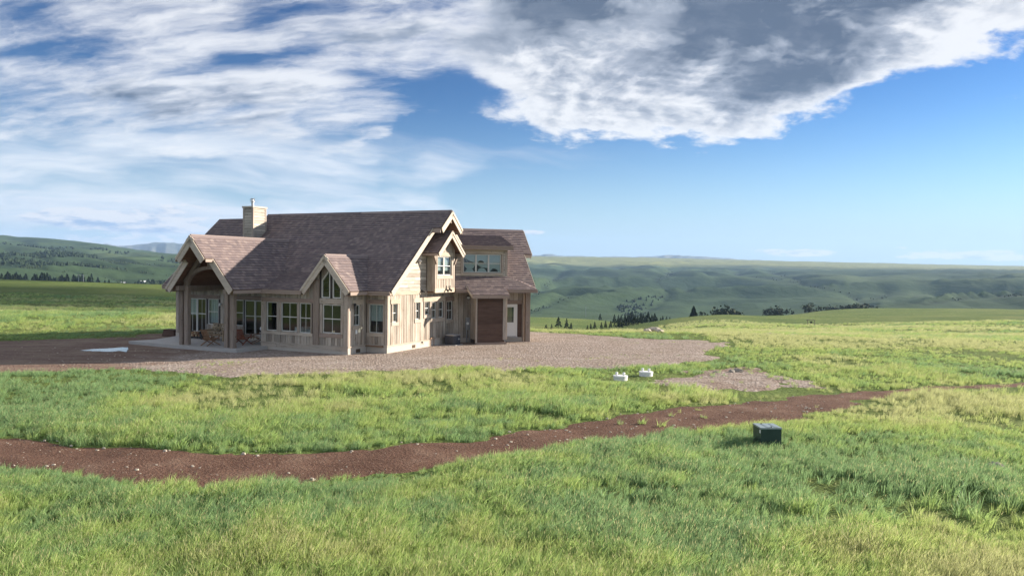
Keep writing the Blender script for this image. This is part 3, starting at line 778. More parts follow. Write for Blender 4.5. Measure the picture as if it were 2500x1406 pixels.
def puddle():
    t = NT('water'); t.col((0.02, 0.022, 0.025)); t.b.inputs['Roughness'].default_value = 0.02; t.b.inputs['IOR'].default_value = 1.33; t.b.inputs['Specular IOR Level'].default_value = 1.0
    pts = []
    P = PUDDLE
    for i in range(len(P)):
        a, b = Vector((*P[i], 0)), Vector((*P[(i + 1) % len(P)], 0)); n = max(2, int((b - a).length / 0.3))
        for k in range(n):
            p = a.lerp(b, k / n); pts.append((p.x + random.uniform(-.06, .06), p.y + random.uniform(-.10, .10)))
    zz = float(np.max(zg(np.array([p[0] for p in pts]), np.array([p[1] for p in pts])))) + 0.047
    mb = MB(); mb.prism([(x, y, zz - 0.12) for x, y in pts], (0, 0, 0.12))
    tag(mb.build('puddle_water', t.m), kind='structure')


puddle()
# ------------------------------------------------------------------ the house
HOUSE = empty('house', K0, -YAW, 'large weathered timber house with steep brown shingle roofs, gabled porch and chimney', 'house')
HZ = Vector((0, 0, 1))


def L(u, v, z): return Vector((-u, v, z))


class Frame:
    """wall frame: a to the right, z up, n out of the wall (house coordinates)"""
    def __init__(s, o, a, n): s.o, s.a, s.n = Vector(o), Vector(a), Vector(n)
    def p(s, a, z, n=0.0): return s.o + s.a * a + s.n * n + HZ * z
    def box(s, mb, a0, a1, z0, z1, n0, n1, mi=0):
        mb.hexa([s.p(a0, z0, n1), s.p(a1, z0, n1), s.p(a1, z0, n0), s.p(a0, z0, n0), s.p(a0, z1, n1), s.p(a1, z1, n1), s.p(a1, z1, n0), s.p(a0, z1, n0)], mi)
    def one(s, name, a0, a1, z0, z1, n0, n1, mat, parent=None):
        mb = MB(); s.box(mb, a0, a1, z0, z1, n0, n1); return mb.build(name, mat, parent or HOUSE)


FB = Frame((0, 0, 0), (0, 1, 0), (1, 0, 0))                 # sunlit gable end, a = v
def FF(v): return Frame((0, v, 0), (1, 0, 0), (0, -1, 0))   # front walls, a = -u
def FS(u): return Frame((-u, 0, 0), (0, 1, 0), (1, 0, 0))   # side walls facing the sun, a = v
GW = Vector((1.8788, 6.8324, 0))                            # wing origin in house coordinates
WA = Vector((0.74953, 0.66197, 0)); WNn = Vector((0.66197, -0.74953, 0))
FW = Frame(GW, WA, WNn)
FWL = Frame(GW, -WNn, -WA)                                  # bump-out's left side, a = -n


def itop(prof, a):
    xs = [p[0] for p in prof]; return float(np.interp(a, xs, [p[1] for p in prof]))


def spans(a0, a1, z0, z1, ops):
    """free z-intervals of the column a0..a1"""
    cuts = [(max(o[2], z0), min(o[3], z1)) for o in ops if o[0] < a1 - 1e-4 and o[1] > a0 + 1e-4]
    cuts.sort(); out = []; z = z0
    for c0, c1 in cuts:
        if c0 > z + 0.02: out.append((z, c0))
        z = max(z, c1)
    if z1 > z + 0.02: out.append((z, z1))
    return out


def wall(fr, a0, a1, z0, prof, ops, style='vert', mat='siding', bw=(0.15, 0.25), n=0.0, back=0.16, top=0.0, name='wall', lap=0.20, batten=True):
    """a wall with real openings; its siding boards are pieces of their own"""
    mb = MB()
    xs = sorted({a0, a1} | {min(max(x, a0), a1) for o in ops for x in o[:2]} | {p[0] for p in prof if a0 < p[0] < a1})
    for l, r in zip(xs[:-1], xs[1:]):
        if r - l < 1e-3: continue
        tl, tr = itop(prof, l), itop(prof, r)
        for s0, s1 in spans(l, r, z0, max(tl, tr), ops):
            zl, zr = (tl, tr) if s1 >= max(tl, tr) - 1e-3 else (s1, s1)
            zl, zr = max(zl, s0 + 0.001), max(zr, s0 + 0.001)
            pts = [(l, s0), (r, s0), (r, zr), (l, zl)]
            mb.prism([fr.p(a, z, n - 0.03) for a, z in pts], fr.n * -back)
    w = mb.build(name, MAT['interior'] if style == 'none' else MAT['gap_shade_backing'], HOUSE)
    if style == 'none': return w
    rr = random.Random(int(a0 * 100 + a1 * 37 + z0 * 11 + fr.o.x * 7 + fr.o.y * 3))
    if style == 'vert':
        a = a0
        while a < a1 - 0.01:
            b = min(a1, a + rr.uniform(*bw))
            if a1 - b < 0.09: b = a1
            dep = rr.choice([0.0, 0.006, 0.016, 0.022])
            l, r = a + 0.010, b - 0.010
            tl, tr = itop(prof, l), itop(prof, r)
            for s0, s1 in spans(l, r, z0, max(tl, tr), ops):
                zl, zr = (tl, tr) if s1 >= max(tl, tr) - 1e-3 else (s1, s1)
                if max(zl, zr) - s0 < 0.05: continue
                pts = [(l, s0 + 0.004), (r, s0 + 0.004), (r, max(zr, s0 + 0.01)), (l, max(zl, s0 + 0.01))]
                # keep clear of openings the column only partly meets
                q = MB(); q.prism([fr.p(x, z, n - 0.028) for x, z in pts], fr.n * (0.028 + dep))
                q.build('board', MAT[mat], w)
            a = b
    else:
        z = z0
        zt = max(p[1] for p in prof)
        while z < zt - 0.04:
            z1 = min(z + lap, zt)
            # free a-intervals of the row
            N = 60; aa = np.linspace(a0, a1, N * 4 + 1)
            free = np.array([itop(prof, x) > z + 0.02 and not any(o[0] < x < o[1] and o[2] < z1 - 0.02 and o[3] > z + 0.02 for o in ops) for x in aa])
            i = 0
            while i < len(aa):
                if not free[i]: i += 1; continue
                j = i
                while j + 1 < len(aa) and free[j + 1]: j += 1
                l, r = aa[i], aa[j]
                if r - l > 0.12:
                    cutp = [l]
                    while r - cutp[-1] > 3.4: cutp.append(cutp[-1] + rr.uniform(1.8, 3.0))
                    cutp.append(r)
                    for p, qv in zip(cutp[:-1], cutp[1:]):
                        pl, pr = p + 0.003, qv - 0.003; zt_ = z1 - 0.016
                        q = MB()
                        if itop(prof, pl) >= z1 and itop(prof, pr) >= z1:
                            q.hexa([fr.p(pl, z, n + 0.020), fr.p(pr, z, n + 0.020), fr.p(pr, z, n - 0.028), fr.p(pl, z, n - 0.028), fr.p(pl, zt_, n + 0.001), fr.p(pr, zt_, n + 0.001), fr.p(pr, zt_, n - 0.028), fr.p(pl, zt_, n - 0.028)])
                        else:      # the rake cuts this row
                            aa_ = [pr + (pl - pr) * k_ / 10 for k_ in range(11)]
                            q.prism([fr.p(pl, z, n - 0.028), fr.p(pr, z, n - 0.028)] + [fr.p(x_, max(z + 0.004, min(zt_, itop(prof, x_))), n - 0.028) for x_ in aa_], fr.n * 0.040)
                        q.build('board', MAT[mat], w)
                i = j + 1
            z = z1
    return w


def window(fr, a0, a1, z0, z1, n=-0.06, cols=1, rows=2, frame=0.045, mat='white_frame', muntin=True, blind=0.0, name='window', shade='blind', tint=None, split=None):
    """frame with sashes; panes (and a blind) are its pieces"""
    mb = MB(); d0, d1 = n - 0.05, n + 0.02
    fr.box(mb, a0, a0 + frame, z0, z1, d0, d1); fr.box(mb, a1 - frame, a1, z0, z1, d0, d1)
    fr.box(mb, a0 + frame, a1 - frame, z0, z0 + frame, d0, d1); fr.box(mb, a0 + frame, a1 - frame, z1 - frame, z1, d0, d1)
    ia0, ia1, iz0, iz1 = a0 + frame, a1 - frame, z0 + frame, z1 - frame
    zc = [iz0 + (iz1 - iz0) * k / rows for k in range(1, rows)]
    if split: zc = [iz0 + (iz1 - iz0) * split]
    rail = 0.022
    for z in zc: fr.box(mb, ia0, ia1, z - rail, z + rail, d0 + 0.012, d1 - 0.012)
    ac = [ia0 + (ia1 - ia0) * k / cols for k in range(1, cols)]
    zs = [iz0] + zc + [iz1]; as_ = [ia0] + ac + [ia1]
    for x in ac:
        for p, q in zip(zs[:-1], zs[1:]):
            e = rail if muntin else 0
            fr.box(mb, x - 0.010, x + 0.010, p + (e if p != iz0 else 0), q - (e if q != iz1 else 0), d0 + 0.02, d1 - 0.02)
    w = mb.build(name, MAT[mat], HOUSE)
    for p, q in zip(zs[:-1], zs[1:]):
        for x, y in zip(as_[:-1], as_[1:]):
            g = MB(); g.poly([fr.p(x, p, n - 0.012), fr.p(y, p, n - 0.012), fr.p(y, q, n - 0.012), fr.p(x, q, n - 0.012)])
            g.build('pane', MAT['glass'], w)
    if blind:
        b = MB(); nb = 9
        zt = iz1 - (iz1 - iz0) * blind
        for k in range(nb):      # softly pleated cloth
            x0, x1 = ia0 + (ia1 - ia0) * k / nb, ia0 + (ia1 - ia0) * (k + 1) / nb
            fr.box(b, x0, x1 - 0.004, zt, iz1, n - 0.12 - 0.012 * (k % 2), n - 0.108 - 0.012 * (k % 2))
        b.build('blind', MAT[shade], w)
    return w


def trim_set(fr, a0, a1, z0, z1, head=None, sill=None, hm='header_light', sm='trim_h', n=0.03, side=0.0, smat='trim'):
    """header, sill and jamb boards round an opening"""
    if head: fr.one('header_board', head[0], head[1], head[2], head[3], -0.02, n + 0.014, MAT[hm])
    if sill: fr.one('sill_board', sill[0], sill[1], sill[2], sill[3], -0.02, n + 0.02, MAT[sm])
    if side:
        fr.one('jamb_board', a0 - side, a0, z0, z1, -0.02, n, MAT[smat]); fr.one('jamb_board', a1, a1 + side, z0, z1, -0.02, n, MAT[smat])


def clip(poly, k, lo, hi):
    """clip list of (s,t) to lo<=t<=hi"""
    def half(P, f):
        out = []
        for i in range(len(P)):
            a, b = P[i], P[(i + 1) % len(P)]; fa, fb_ = f(a), f(b)
            if fa >= 0: out.append(a)
            if (fa > 0 > fb_) or (fa < 0 < fb_):
                t = fa / (fa - fb_); out.append((a[0] + (b[0] - a[0]) * t, a[1] + (b[1] - a[1]) * t))
        return out
    P = half(poly, lambda p: p[1] - lo)
    return half(P, lambda p: hi - p[1]) if P else P


def roof(pts, parent=None, course=0.19, thick=0.11, name='roof', under='soffit'):
    """a roof plane of overlapping shingle courses over a boarded deck"""
    pts = [Vector(p) for p in pts]
    nrm = Vector((0, 0, 0))
    for i in range(len(pts)): nrm += pts[i].cross(pts[(i + 1) % len(pts)])
    nrm.normalize()
    if nrm.z < 0: nrm = -nrm; pts = pts[::-1]
    e = HZ.cross(nrm).normalized(); g = nrm.cross(e)          # e along the eave, g up the slope
    o = min(pts, key=lambda p: p.dot(g))
    P = [((p - o).dot(e), (p - o).dot(g)) for p in pts]
    T = max(p[1] for p in P); mb = MB(); uvs = []
    k = 0
    while k * course < T - 1e-4:
        lo, hi = k * course, min(T, (k + 1) * course)
        q = clip(P, 1, lo, hi)
        if len(q) >= 3:
            def up3(s, t): return o + e * s + g * t + nrm * (0.034 * (1 - (t - lo) / course) + 0.002)
            mb.poly([up3(*p) for p in q]); uvs.append([(p[0], k + (p[1] - lo) / course * 0.98) for p in q])
            low = sorted([p for p in q if abs(p[1] - lo) < 1e-5])
            if len(low) >= 2:
                l, r = low[0], low[-1]
                mb.poly([o + e * l[0] + g * lo, o + e * r[0] + g * lo, up3(r[0], lo), up3(l[0], lo)]); uvs.append([(l[0], k + .5), (r[0], k + .5), (r[0], k + .5), (l[0], k + .5)])
        k += 1
    nshing = len(mb.f)
    mb.prism([p - nrm * thick for p in pts], nrm * (thick - 0.003), 1)
    while len(uvs) < len(mb.f): uvs.append([(0, 0)] * len(mb.f[len(uvs)]))
    me = bpy.data.meshes.new(name); me.from_pydata(mb.v, [], mb.f)
    me.materials.append(MAT['shingle']); me.materials.append(MAT[under])
    me.polygons.foreach_set('material_index', mb.mi)
    uvl = me.uv_layers.new(name='UVMap'); flat = [c for f in uvs for p in f for c in p]
    uvl.data.foreach_set('uv', flat); me.update()
    ob = bpy.data.objects.new(name, me); COL.objects.link(ob); ob.parent = parent or HOUSE
    return ob


def rake(p0, p1, out, h=0.30, t=0.045, drop=0.055, parent=None, mat='fascia', trim=True):
    """barge board under a sloping roof edge from p0 (low) to p1 (high); out = outward direction"""
    p0, p1, out = Vector(p0), Vector(p1), Vector(out).normalized()
    d = (p1 - p0).normalized(); dn = out.cross(d).normalized()
    if dn.z > 0: dn = -dn
    q = MB(); q.prism([p0 + dn * drop, p1 + dn * drop, p1 + dn * (drop + h), p0 + dn * (drop + h)], out * t)
    q.build('rake_board', MAT[mat], parent or HOUSE)
    if trim:
        q = MB(); q.prism([p0 + dn * 0.0 + out * t, p1 + dn * 0.0 + out * t, p1 + dn * 0.12 + out * t, p0 + dn * 0.12 + out * t], out * 0.035)
        q.build('rake_trim', MAT[mat], parent or HOUSE)


def fascia(p0, p1, out, h=0.20, t=0.045, drop=0.03, mat='eave', gutter=False):
    p0, p1, out = Vector(p0), Vector(p1), Vector(out).normalized()
    q = MB(); q.prism([p0 - HZ * drop, p1 - HZ * drop, p1 - HZ * (drop + h), p0 - HZ * (drop + h)], out * t)
    q.build('fascia_board', MAT[mat], HOUSE)
    if gutter:
        q = MB(); q.prism([p0 - HZ * 0.015 + out * t, p1 - HZ * 0.015 + out * t, p1 - HZ * 0.085 + out * t, p0 - HZ * 0.085 + out * t], out * 0.05)
        q.build('eave_trim', MAT[mat], HOUSE)


S1, S2 = 0.849, 1.168
def MZ(v): return 3.42 + S1 * (v + 0.37)

# ---- walls
TOPB = [(0, MZ(0) - 0.14), (5.2, 8.15 - 0.14), (10.4, MZ(0) - 0.14)]
opB = [(0.51, 1.0, 1.69, 2.71), (2.88, 3.37, 1.72, 2.71), (3.88, 4.46, 1.94, 2.71), (4.69, 5.26, 1.69, 2.68), (5.49, 6.12, 1.69, 2.68), (6.50, 7.30, 1.50, 2.66)]
wall(FB, 0.12, 7.42, 0.46, [(0, 3.18), (10, 3.18)], opB)
wall(FB, 0.10, 7.42, 3.38, [(0.0, 3.40), (0.1, MZ(0.1) - 0.13), (5.2, 8.02), (7.42, MZ(2 * 5.2 - 7.42) - 0.13)], [(4.05, 6.35, 3.2, 6.7)], 'lap', 'siding_lap', lap=0.205, name='gable_wall')
wall(FB, 7.42, 10.3, 0.0, [(7.42, MZ(2.98) - 0.2), (10.4, MZ(0) - 0.2)], [], 'none')
FB.one('corner_board', 0.002, 0.13, 0.46, 3.20, -0.1, 0.032, MAT['trim'])
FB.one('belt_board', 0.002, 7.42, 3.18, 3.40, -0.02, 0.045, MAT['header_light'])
FB.one('water_table', -0.05, 7.42, 0.40, 0.465, -0.05, 0.075, MAT['trim_h'])
FB.one('foundation', -0.02, 7.42, -0.25, 0.40, -0.2, 0.04, MAT['foundation'])
for (a0, a1, z0, z1), (h0, h1), (s0, s1) in zip(opB, [(0.31, 1.25), (2.68, 3.55), None, None, None, None] if False else [(0.31, 1.25), (2.68, 3.55), (0, 0), (0, 0), (0, 0), (0, 0)], [(0.41, 1.11), (2.77, 3.52), (3.77, 4.55), (4.60, 0), (0, 0), (6.40, 7.40)]):
    side = 0.08
    trim_set(FB, a0, a1, z0, z1, head=(h0, h1, z1, 2.96) if h1 else None, sill=(s0, s1, z0 - 0.19, z0 - 0.002) if s1 > s0 else None, side=side if (a0, a1) != (4.69, 5.26) else 0.08)
    window(FB, a0, a1, z0, z1, cols=2, rows=2, n=-0.07)
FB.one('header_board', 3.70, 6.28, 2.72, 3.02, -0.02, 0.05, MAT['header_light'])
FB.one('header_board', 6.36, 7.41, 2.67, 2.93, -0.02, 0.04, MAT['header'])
FB.one('sill_board', 4.60, 6.30, 1.47, 1.685, -0.02, 0.05, MAT['trim_h'])
for a in (2.50, 6.55):
    v = FB.one('foundation_vent', a, a + 0.34, 0.10, 0.28, 0.03, 0.052, MAT['vent_brown'])
    for k in range(4): FB.one('louver', a + 0.02, a + 0.32, 0.115 + k * 0.04, 0.135 + k * 0.04, 0.052, 0.062, MAT['vent_brown'], v)
mb = MB(); mb.tube(FB.p(4.45, -0.1, 0.10), FB.p(4.45, 0.50, 0.10), 0.018); mb.tube(FB.p(4.45, 0.50, 0.10), FB.p(4.85, 0.56, 0.10), 0.018); mb.tube(FB.p(4.85, 0.56, 0.10), FB.p(4.85, -0.1, 0.10), 0.018)
mb.build('pipe', MAT['copper'], HOUSE)
mb = MB(); mb.tube(FB.p(3.55, 0.36, 0.02), FB.p(3.55, 0.36, 0.12), 0.035); mb.tube(FB.p(3.55, 0.36, 0.10), FB.p(3.55, 0.24, 0.13), 0.022)
mb.build('hose_tap', MAT['vent_brown'], HOUSE)
mb = MB(); mb.box(0.02, 0.16, 3.42, 3.52, 3.30, 3.42); mb.tube((0.16, 3.47, 3.36), (0.26, 3.47, 3.30), 0.035)
mb.build('camera_light', MAT['black_metal'], HOUSE)
mb = MB(); mb.tube((0.02, 3.12, 5.15), (0.12, 3.12, 5.15), 0.06); mb.tube((0.12, 3.12, 5.15), (0.20, 3.08, 5.05), 0.05, 0.07); mb.build('wall_lamp', MAT['white_plastic'], HOUSE)

# front recess, projecting room and bay
F0, F1, FP = FF(0.0), FF(-1.66), FF(0.40)
wall(F0, -1.36, -0.02, 0.46, [(-2, 3.55), (0, 3.55)], [(-1.20, -0.25, 1.11, 2.70)])
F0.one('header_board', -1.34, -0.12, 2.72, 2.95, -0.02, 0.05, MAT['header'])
F0.one('corner_board', -0.13, -0.001, 0.46, 3.5, -0.1, 0.031, MAT['trim'])
F0.one('sill_board', -1.30, -0.16, 0.92, 1.10, -0.02, 0.045, MAT['trim_h'])
trim_set(F0, -1.20, -0.25, 1.11, 2.70, side=0.09)
window(F0, -1.20, -0.25, 1.11, 2.70, cols=2, rows=1, blind=0.60)
F0.one('water_table', -1.36, 0.076, 0.402, 0.467, -0.05, 0.073, MAT['trim_h'])
F0.one('foundation', -1.38, 0.038, -0.25, 0.40, -0.2, 0.038, MAT['foundation'])

BTOP = [(-7.33, 3.40), (-4.33, 3.40), (-2.68, 5.36 - 0.16), (-1.36, 5.36 - 0.16 - 1.32 * S2)]
opA = [(-7.0, -6.22, 1.10, 2.71), (-5.94, -4.78, 1.10, 2.71), (-4.64, -3.84, 1.06, 2.71), (-3.06, -1.82, 1.13, 2.68)]
tri = [(-3.13, -2.57, 3.02, 4.64), (-2.39, -1.85, 3.02, 4.31)]
wall(F1, -7.33, -1.36, 0.46, BTOP, opA + tri)
F1.one('header_board', -7.30, -3.66, 2.735, 2.95, -0.02, 0.06, MAT['header'])
F1.one('sill_board', -7.21, -3.70, 0.90, 1.05, -0.02, 0.06, MAT['trim_h'])
F1.one('corner_board', -7.345, -7.22, 0.46, 3.36, -0.1, 0.034, MAT['trim'])
F1.one('corner_board', -1.62, -1.345, 0.46, 3.60, -0.1, 0.034, MAT['trim'])
F1.one('wall_post', -3.66, -3.26, 0.46, 4.02, -0.02, 0.075, MAT['timber'])
F1.one('header_board', -3.24, -1.64, 2.74, 2.98, -0.02, 0.045, MAT['trim_h'])
F1.one('sill_board', -3.24, -1.70, 0.90, 1.10, -0.02, 0.05, MAT['header'])
trim_set(F1, -3.06, -1.82, 1.13, 2.68, side=0.14)
for (a0, a1, z0, z1), c in zip(opA[:3], (1, 2, 2)):
    trim_set(F1, a0, a1, z0, z1, side=0.13 if c == 1 else 0.06)
    window(F1, a0, a1, z0, z1, cols=c, rows=2)
window(F1, -3.06, -1.82, 1.13, 2.68, cols=2, rows=2)
# trapezoid windows in the bay gable
for a0, a1, z0, zl, zr in ((-3.13, -2.57, 3.03, 3.98, 4.63), (-2.39, -1.85, 3.03, 4.30, 3.67)):
    outer = [(a0, z0), (a1, z0), (a1, zr), (a0, zl)]; f = 0.05; sl = (zr - zl) / (a1 - a0)
    inner = [(a0 + f, z0 + f), (a1 - f, z0 + f), (a1 - f, zr - sl * f - f * 1.5), (a0 + f, zl + sl * f - f * 1.5)]
    mb = MB()
    for i in range(4):
        j = (i + 1) % 4
        mb.prism([F1.p(*outer[i], -0.10), F1.p(*outer[j], -0.10), F1.p(*inner[j], -0.10), F1.p(*inner[i], -0.10)], F1.n * 0.09)
    w = mb.build('gable_window', MAT['white_frame'], HOUSE)
    g = MB(); g.poly([F1.p(a, z, -0.07) for a, z in inner]); g.build('pane', MAT['glass'], w)
    # siding above the slanting head
    q = MB(); hi = 4.64 if a0 < -3 else 4.31
    top = [(a0, zl), (a1, zr), (a1, hi + .0), (a0, hi + .0)] if a0 < -3 else [(a0, zl), (a1, zr), (a1, hi), (a0, hi)]
    q.prism([F1.p(a, z, -0.028) for a, z in top[:3 if abs(top[1][1] - hi) > .02 else 4]] if False else [F1.p(a, z, -0.028) for a, z in ([(a0, zl), (a1, zr), (a0, zr)] if zr > zl else [(a0, zl), (a1, zr), (a1, zl)])], F1.n * 0.03)
    q.build('gable_infill', MAT['siding'], HOUSE)
F1.one('water_table', -7.35, -1.283, 0.402, 0.467, -0.05, 0.075, MAT['trim_h'])
F1.one('foundation', -7.33, -1.32, -0.25, 0.40, -0.2, 0.04, MAT['foundation'])
F1.one('skirt_board', -7.33, -1.315, 0.20, 0.395, 0.04, 0.062, MAT['trim_h'])
FBS = FS(1.36)
wall(FBS, -1.64, 0.0, 0.46, [(-2, 3.42), (1, 3.42)], [(-1.16, -0.58, 1.55, 2.67)])
FBS.one('corner_board', -1.655, -1.42, 0.467, 3.41, -0.05, 0.03, MAT['trim'])
trim_set(FBS, -1.16, -0.58, 1.55, 2.67, head=(-1.28, -0.41, 2.69, 2.94), sill=(-1.30, -0.36, 1.34, 1.545), side=0.07)
window(FBS, -1.16, -0.58, 1.55, 2.67, cols=2, rows=2)
FBS.one('water_table', -1.73, 0.0, 0.404, 0.469, -0.05, 0.073, MAT['trim_h'])
FBS.one('foundation', -1.698, 0.0, -0.25, 0.40, -0.2, 0.038, MAT['foundation'])
v = FBS.one('foundation_vent', -1.0, -0.62, 0.08, 0.28, 0.03, 0.052, MAT['vent_brown'])
for k in range(4): FBS.one('louver', -0.98, -0.64, 0.10 + k * 0.045, 0.12 + k * 0.045, 0.052, 0.062, MAT['vent_brown'], v)
mb = MB(); FBS.box(mb, -1.02, -0.86, 1.10, 1.34, 0.02, 0.028); mb.build('paper_notice', MAT['paper'], HOUSE)
mb = MB(); p = FBS.p(-1.30, 2.72, 0.03)
mb.tube(p, p + Vector((0.16, 0, 0.03)), 0.018); mb.tube(p + Vector((0.16, 0, 0.05)), p + Vector((0.16, 0, -0.02)), 0.05, 0.09, 8); mb.tube(p + Vector((0.16, 0, -0.02)), p + Vector((0.16, 0, -0.26)), 0.08, 0.055, 8)
mb.build('wall_lantern', MAT['black_metal'], HOUSE)

# wall behind the porch, porch side wall, end walls
opP = [(-15.35, -13.78, 0.52, 2.63), (-13.60, -12.75, 1.05, 2.62), (-11.55, -10.72, 1.05, 2.63), (-10.60, -9.00, 0.52, 2.63)]
wall(FP, -16.3, -7.36, 0.40, [(-16.3, 3.9), (-7, 3.9)], opP, bw=(0.22, 0.34))
FP.one('header_board', -15.6, -12.6, 2.66, 2.86, -0.02, 0.05, MAT['header'])
FP.one('header_board', -11.7, -8.8, 2.66, 2.90, -0.02, 0.05, MAT['header'])
FP.one('corner_board', -16.32, -16.1, 0.40, 3.4, -0.1, 0.03, MAT['trim'])
FP.one('foundation', -16.34, -7.36, -0.1, 0.40, -0.2, 0.03, MAT['foundation'])
for a0, a1 in ((-15.35, -14.58), (-14.545, -13.78)): window(FP, a0, a1, 0.53, 2.62, cols=2, rows=2, name='glass_door', split=0.55, blind=0.5 if a0 < -15 else 0.0)
window(FP, -13.60, -12.75, 1.05, 2.62, cols=1, rows=2, blind=0.97)
window(FP, -11.55, -10.72, 1.05, 2.63, cols=1, rows=2)
for a0, a1 in ((-10.60, -9.82), (-9.785, -9.00)): window(FP, a0, a1, 0.53, 2.62, cols=1, rows=2, name='glass_door', split=0.55)
mb = MB(); p = FP.p(-12.45, 2.35, 0.03)
mb.tube(p, p + Vector((0, -0.12, 0)), 0.03); mb.tube(p + Vector((0, -0.12, 0.05)), p + Vector((0, -0.12, -0.12)), 0.05, 0.07); mb.build('wall_lamp', MAT['white_plastic'], HOUSE)
FL = Frame((-7.33, 0, 0), (0, -1, 0), (-1, 0, 0))
wall(FL, -0.4, 1.5, 0.40, [(-1, 3.4), (2, 3.4)], [])
FE = Frame((-16.3, 0, 0), (0, -1, 0), (-1, 0, 0))
wall(FE, -10.0, -0.4, -0.1, [(-10.1, 3.5), (-4.86, 7.6), (-0.4, 3.9)], [], 'none')
wall(Frame((0, 10.3, 0), (-1, 0, 0), (0, 1, 0)), -0.0, 16.3, -0.1, [(0, 3.4), (17, 3.4)], [], 'none')
mb = MB(); mb.box(-16.2, -0.2, 0.6, 10.2, 0.36, 0.44); mb.box(-7.2, -0.2, -0.15, 0.6, 0.36, 0.44); mb.box(-7.2, -1.5, -1.5, -0.15, 0.36, 0.44)
mb.build('inside_floor', MAT['floor_inside'], HOUSE)
mb = MB(); mb.box(-16.1, -0.25, 4.3, 4.42, 0.45, 6.2); mb.box(-8.0, -7.85, 0.62, 4.3, 0.45, 3.6); mb.box(-3.4, -3.3, -1.45, 4.3, 0.45, 3.3); mb.build('inside_wall', MAT['interior'], HOUSE)
# pale things one sees through the panes
mb = MB(); mb.box(-5.35, -4.75, -1.2, -0.5, 0.45, 1.32); mb.box(-4.75, -4.2, -1.0, -0.3, 0.45, 1.2); mb.build('inside_counter', MAT['white_plastic'], HOUSE)

# ---- oriel on the gable end
FO = FS(-0.60)
mb = MB()
FO.box(mb, 4.05, 6.35, 3.27, 3.33, -0.62, -0.02)
mb.build('oriel_floor', MAT['soffit'], HOUSE)
OT = [(4.05, 5.86), (5.2, 6.82), (6.35, 5.86)]
wall(FO, 4.05, 6.35, 3.52, OT, [(4.31, 6.0, 4.29, 5.40)], bw=(0.12, 0.17))
FO.one('oriel_band', 4.03, 6.37, 3.25, 3.52, -0.06, 0.035, MAT['header_light'])
FO.one('corner_board', 4.035, 4.16, 3.52, 5.85, -0.1, 0.03, MAT['trim']); FO.one('corner_board', 6.24, 6.365, 3.52, 5.85, -0.1, 0.03, MAT['trim'])
trim_set(FO, 4.31, 6.0, 4.29, 5.40, head=(4.22, 6.10, 5.42, 5.64), sill=(4.19, 6.12, 4.06, 4.27), side=0.09)
for a0, a1 in ((4.31, 5.145), (5.165, 6.0)): window(FO, a0, a1, 4.29, 5.40, cols=1, rows=2, blind=0.78, shade='blind')
FOL = Frame((0, 4.05, 0), (1, 0, 0), (0, -1, 0))
wall(FOL, 0.02, 0.57, 3.34, [(0, 5.75), (1, 5.75)], [], bw=(0.3, 0.45))
FOR = Frame((0, 6.35, 0), (-1, 0, 0), (0, 1, 0))
wall(FOR, -0.57, -0.02, 3.34, [(-1, 5.75), (1, 5.75)], [], bw=(0.3, 0.45))
OZ = 6.97 - 1.62 * S1
roof([L(-1.05, 3.58, OZ), L(0.05, 3.58, OZ), L(0.05, 5.2, 6.97), L(-1.05, 5.2, 6.97)], name='oriel_roof', thick=0.09)
roof([L(-1.05, 6.82, OZ), L(0.05, 6.82, OZ), L(0.05, 5.2, 6.97), L(-1.05, 5.2, 6.97)], name='oriel_roof', thick=0.09)
rake(L(-1.05, 3.58, OZ), L(-1.05, 5.2, 6.97), (1, 0, 0), h=0.26); rake(L(-1.05, 6.82, OZ), L(-1.05, 5.2, 6.97), (1, 0, 0), h=0.26)
fascia(L(-1.05, 3.58, OZ), L(0.0, 3.58, OZ), (0, -1, 0), h=0.14); fascia(L(-1.05, 6.82, OZ), L(0.0, 6.82, OZ), (0, 1, 0), h=0.14)
for v in (3.80, 6.60):
    mb = MB(); mb.beam(L(-0.98, v, 5.52), L(0.0, v, 5.52), 0.12, 0.16); mb.build('purlin', MAT['timber'], HOUSE)
    s = 4.12 if v < 5 else 6.28
    mb = MB(); mb.beam(L(-0.66, s, 4.95), L(-0.66, v, 5.42), 0.09, 0.09, (1, 0, 0)); mb.build('bracket', MAT['timber'], HOUSE)
for v in (5.30, 5.72):
    mb = MB(); p = FO.p(v, 3.44, 0.035); mb.box(p.x, p.x + 0.05, p.y - .05, p.y + .05, p.z - .05, p.z + .05); mb.tube(p + Vector((.05, 0, 0)), p + Vector((.16, -.03, -.09)), 0.035, 0.07)
    mb.tube(p + Vector((.03, 0, 0.02)), p + Vector((.05, 0, 0.22)), 0.022); mb.build('floodlight', MAT['black_metal'], HOUSE)

# ---- main roofs
roof([L(-.45, -.37, 3.42), L(-.45, 3.905, MZ(3.905)), L(-1.05, 3.905, MZ(3.905)), L(-1.05, 5.2, MZ(5.2)), L(13.16, 5.2, MZ(5.2)), L(13.16, 4.86, MZ(4.86)), L(17.2, 4.86, MZ(4.86)), L(17.2, 3.4, MZ(3.4)), L(16.65, 3.4, MZ(3.4)), L(16.65, -.37, 3.42)])
roof([L(-.45, 10.77, 3.42), L(-.45, 6.495, MZ(3.905)), L(-1.05, 6.495, MZ(3.905)), L(-1.05, 5.2, MZ(5.2)), L(13.16, 5.2, MZ(5.2)), L(13.16, 10.77, 3.42)])
roof([L(13.16, 10.1, MZ(4.86) - (10.1 - 4.86) * S1), L(13.16, 4.86, MZ(4.86)), L(17.2, 4.86, MZ(4.86)), L(17.2, 10.1, MZ(4.86) - (10.1 - 4.86) * S1)])
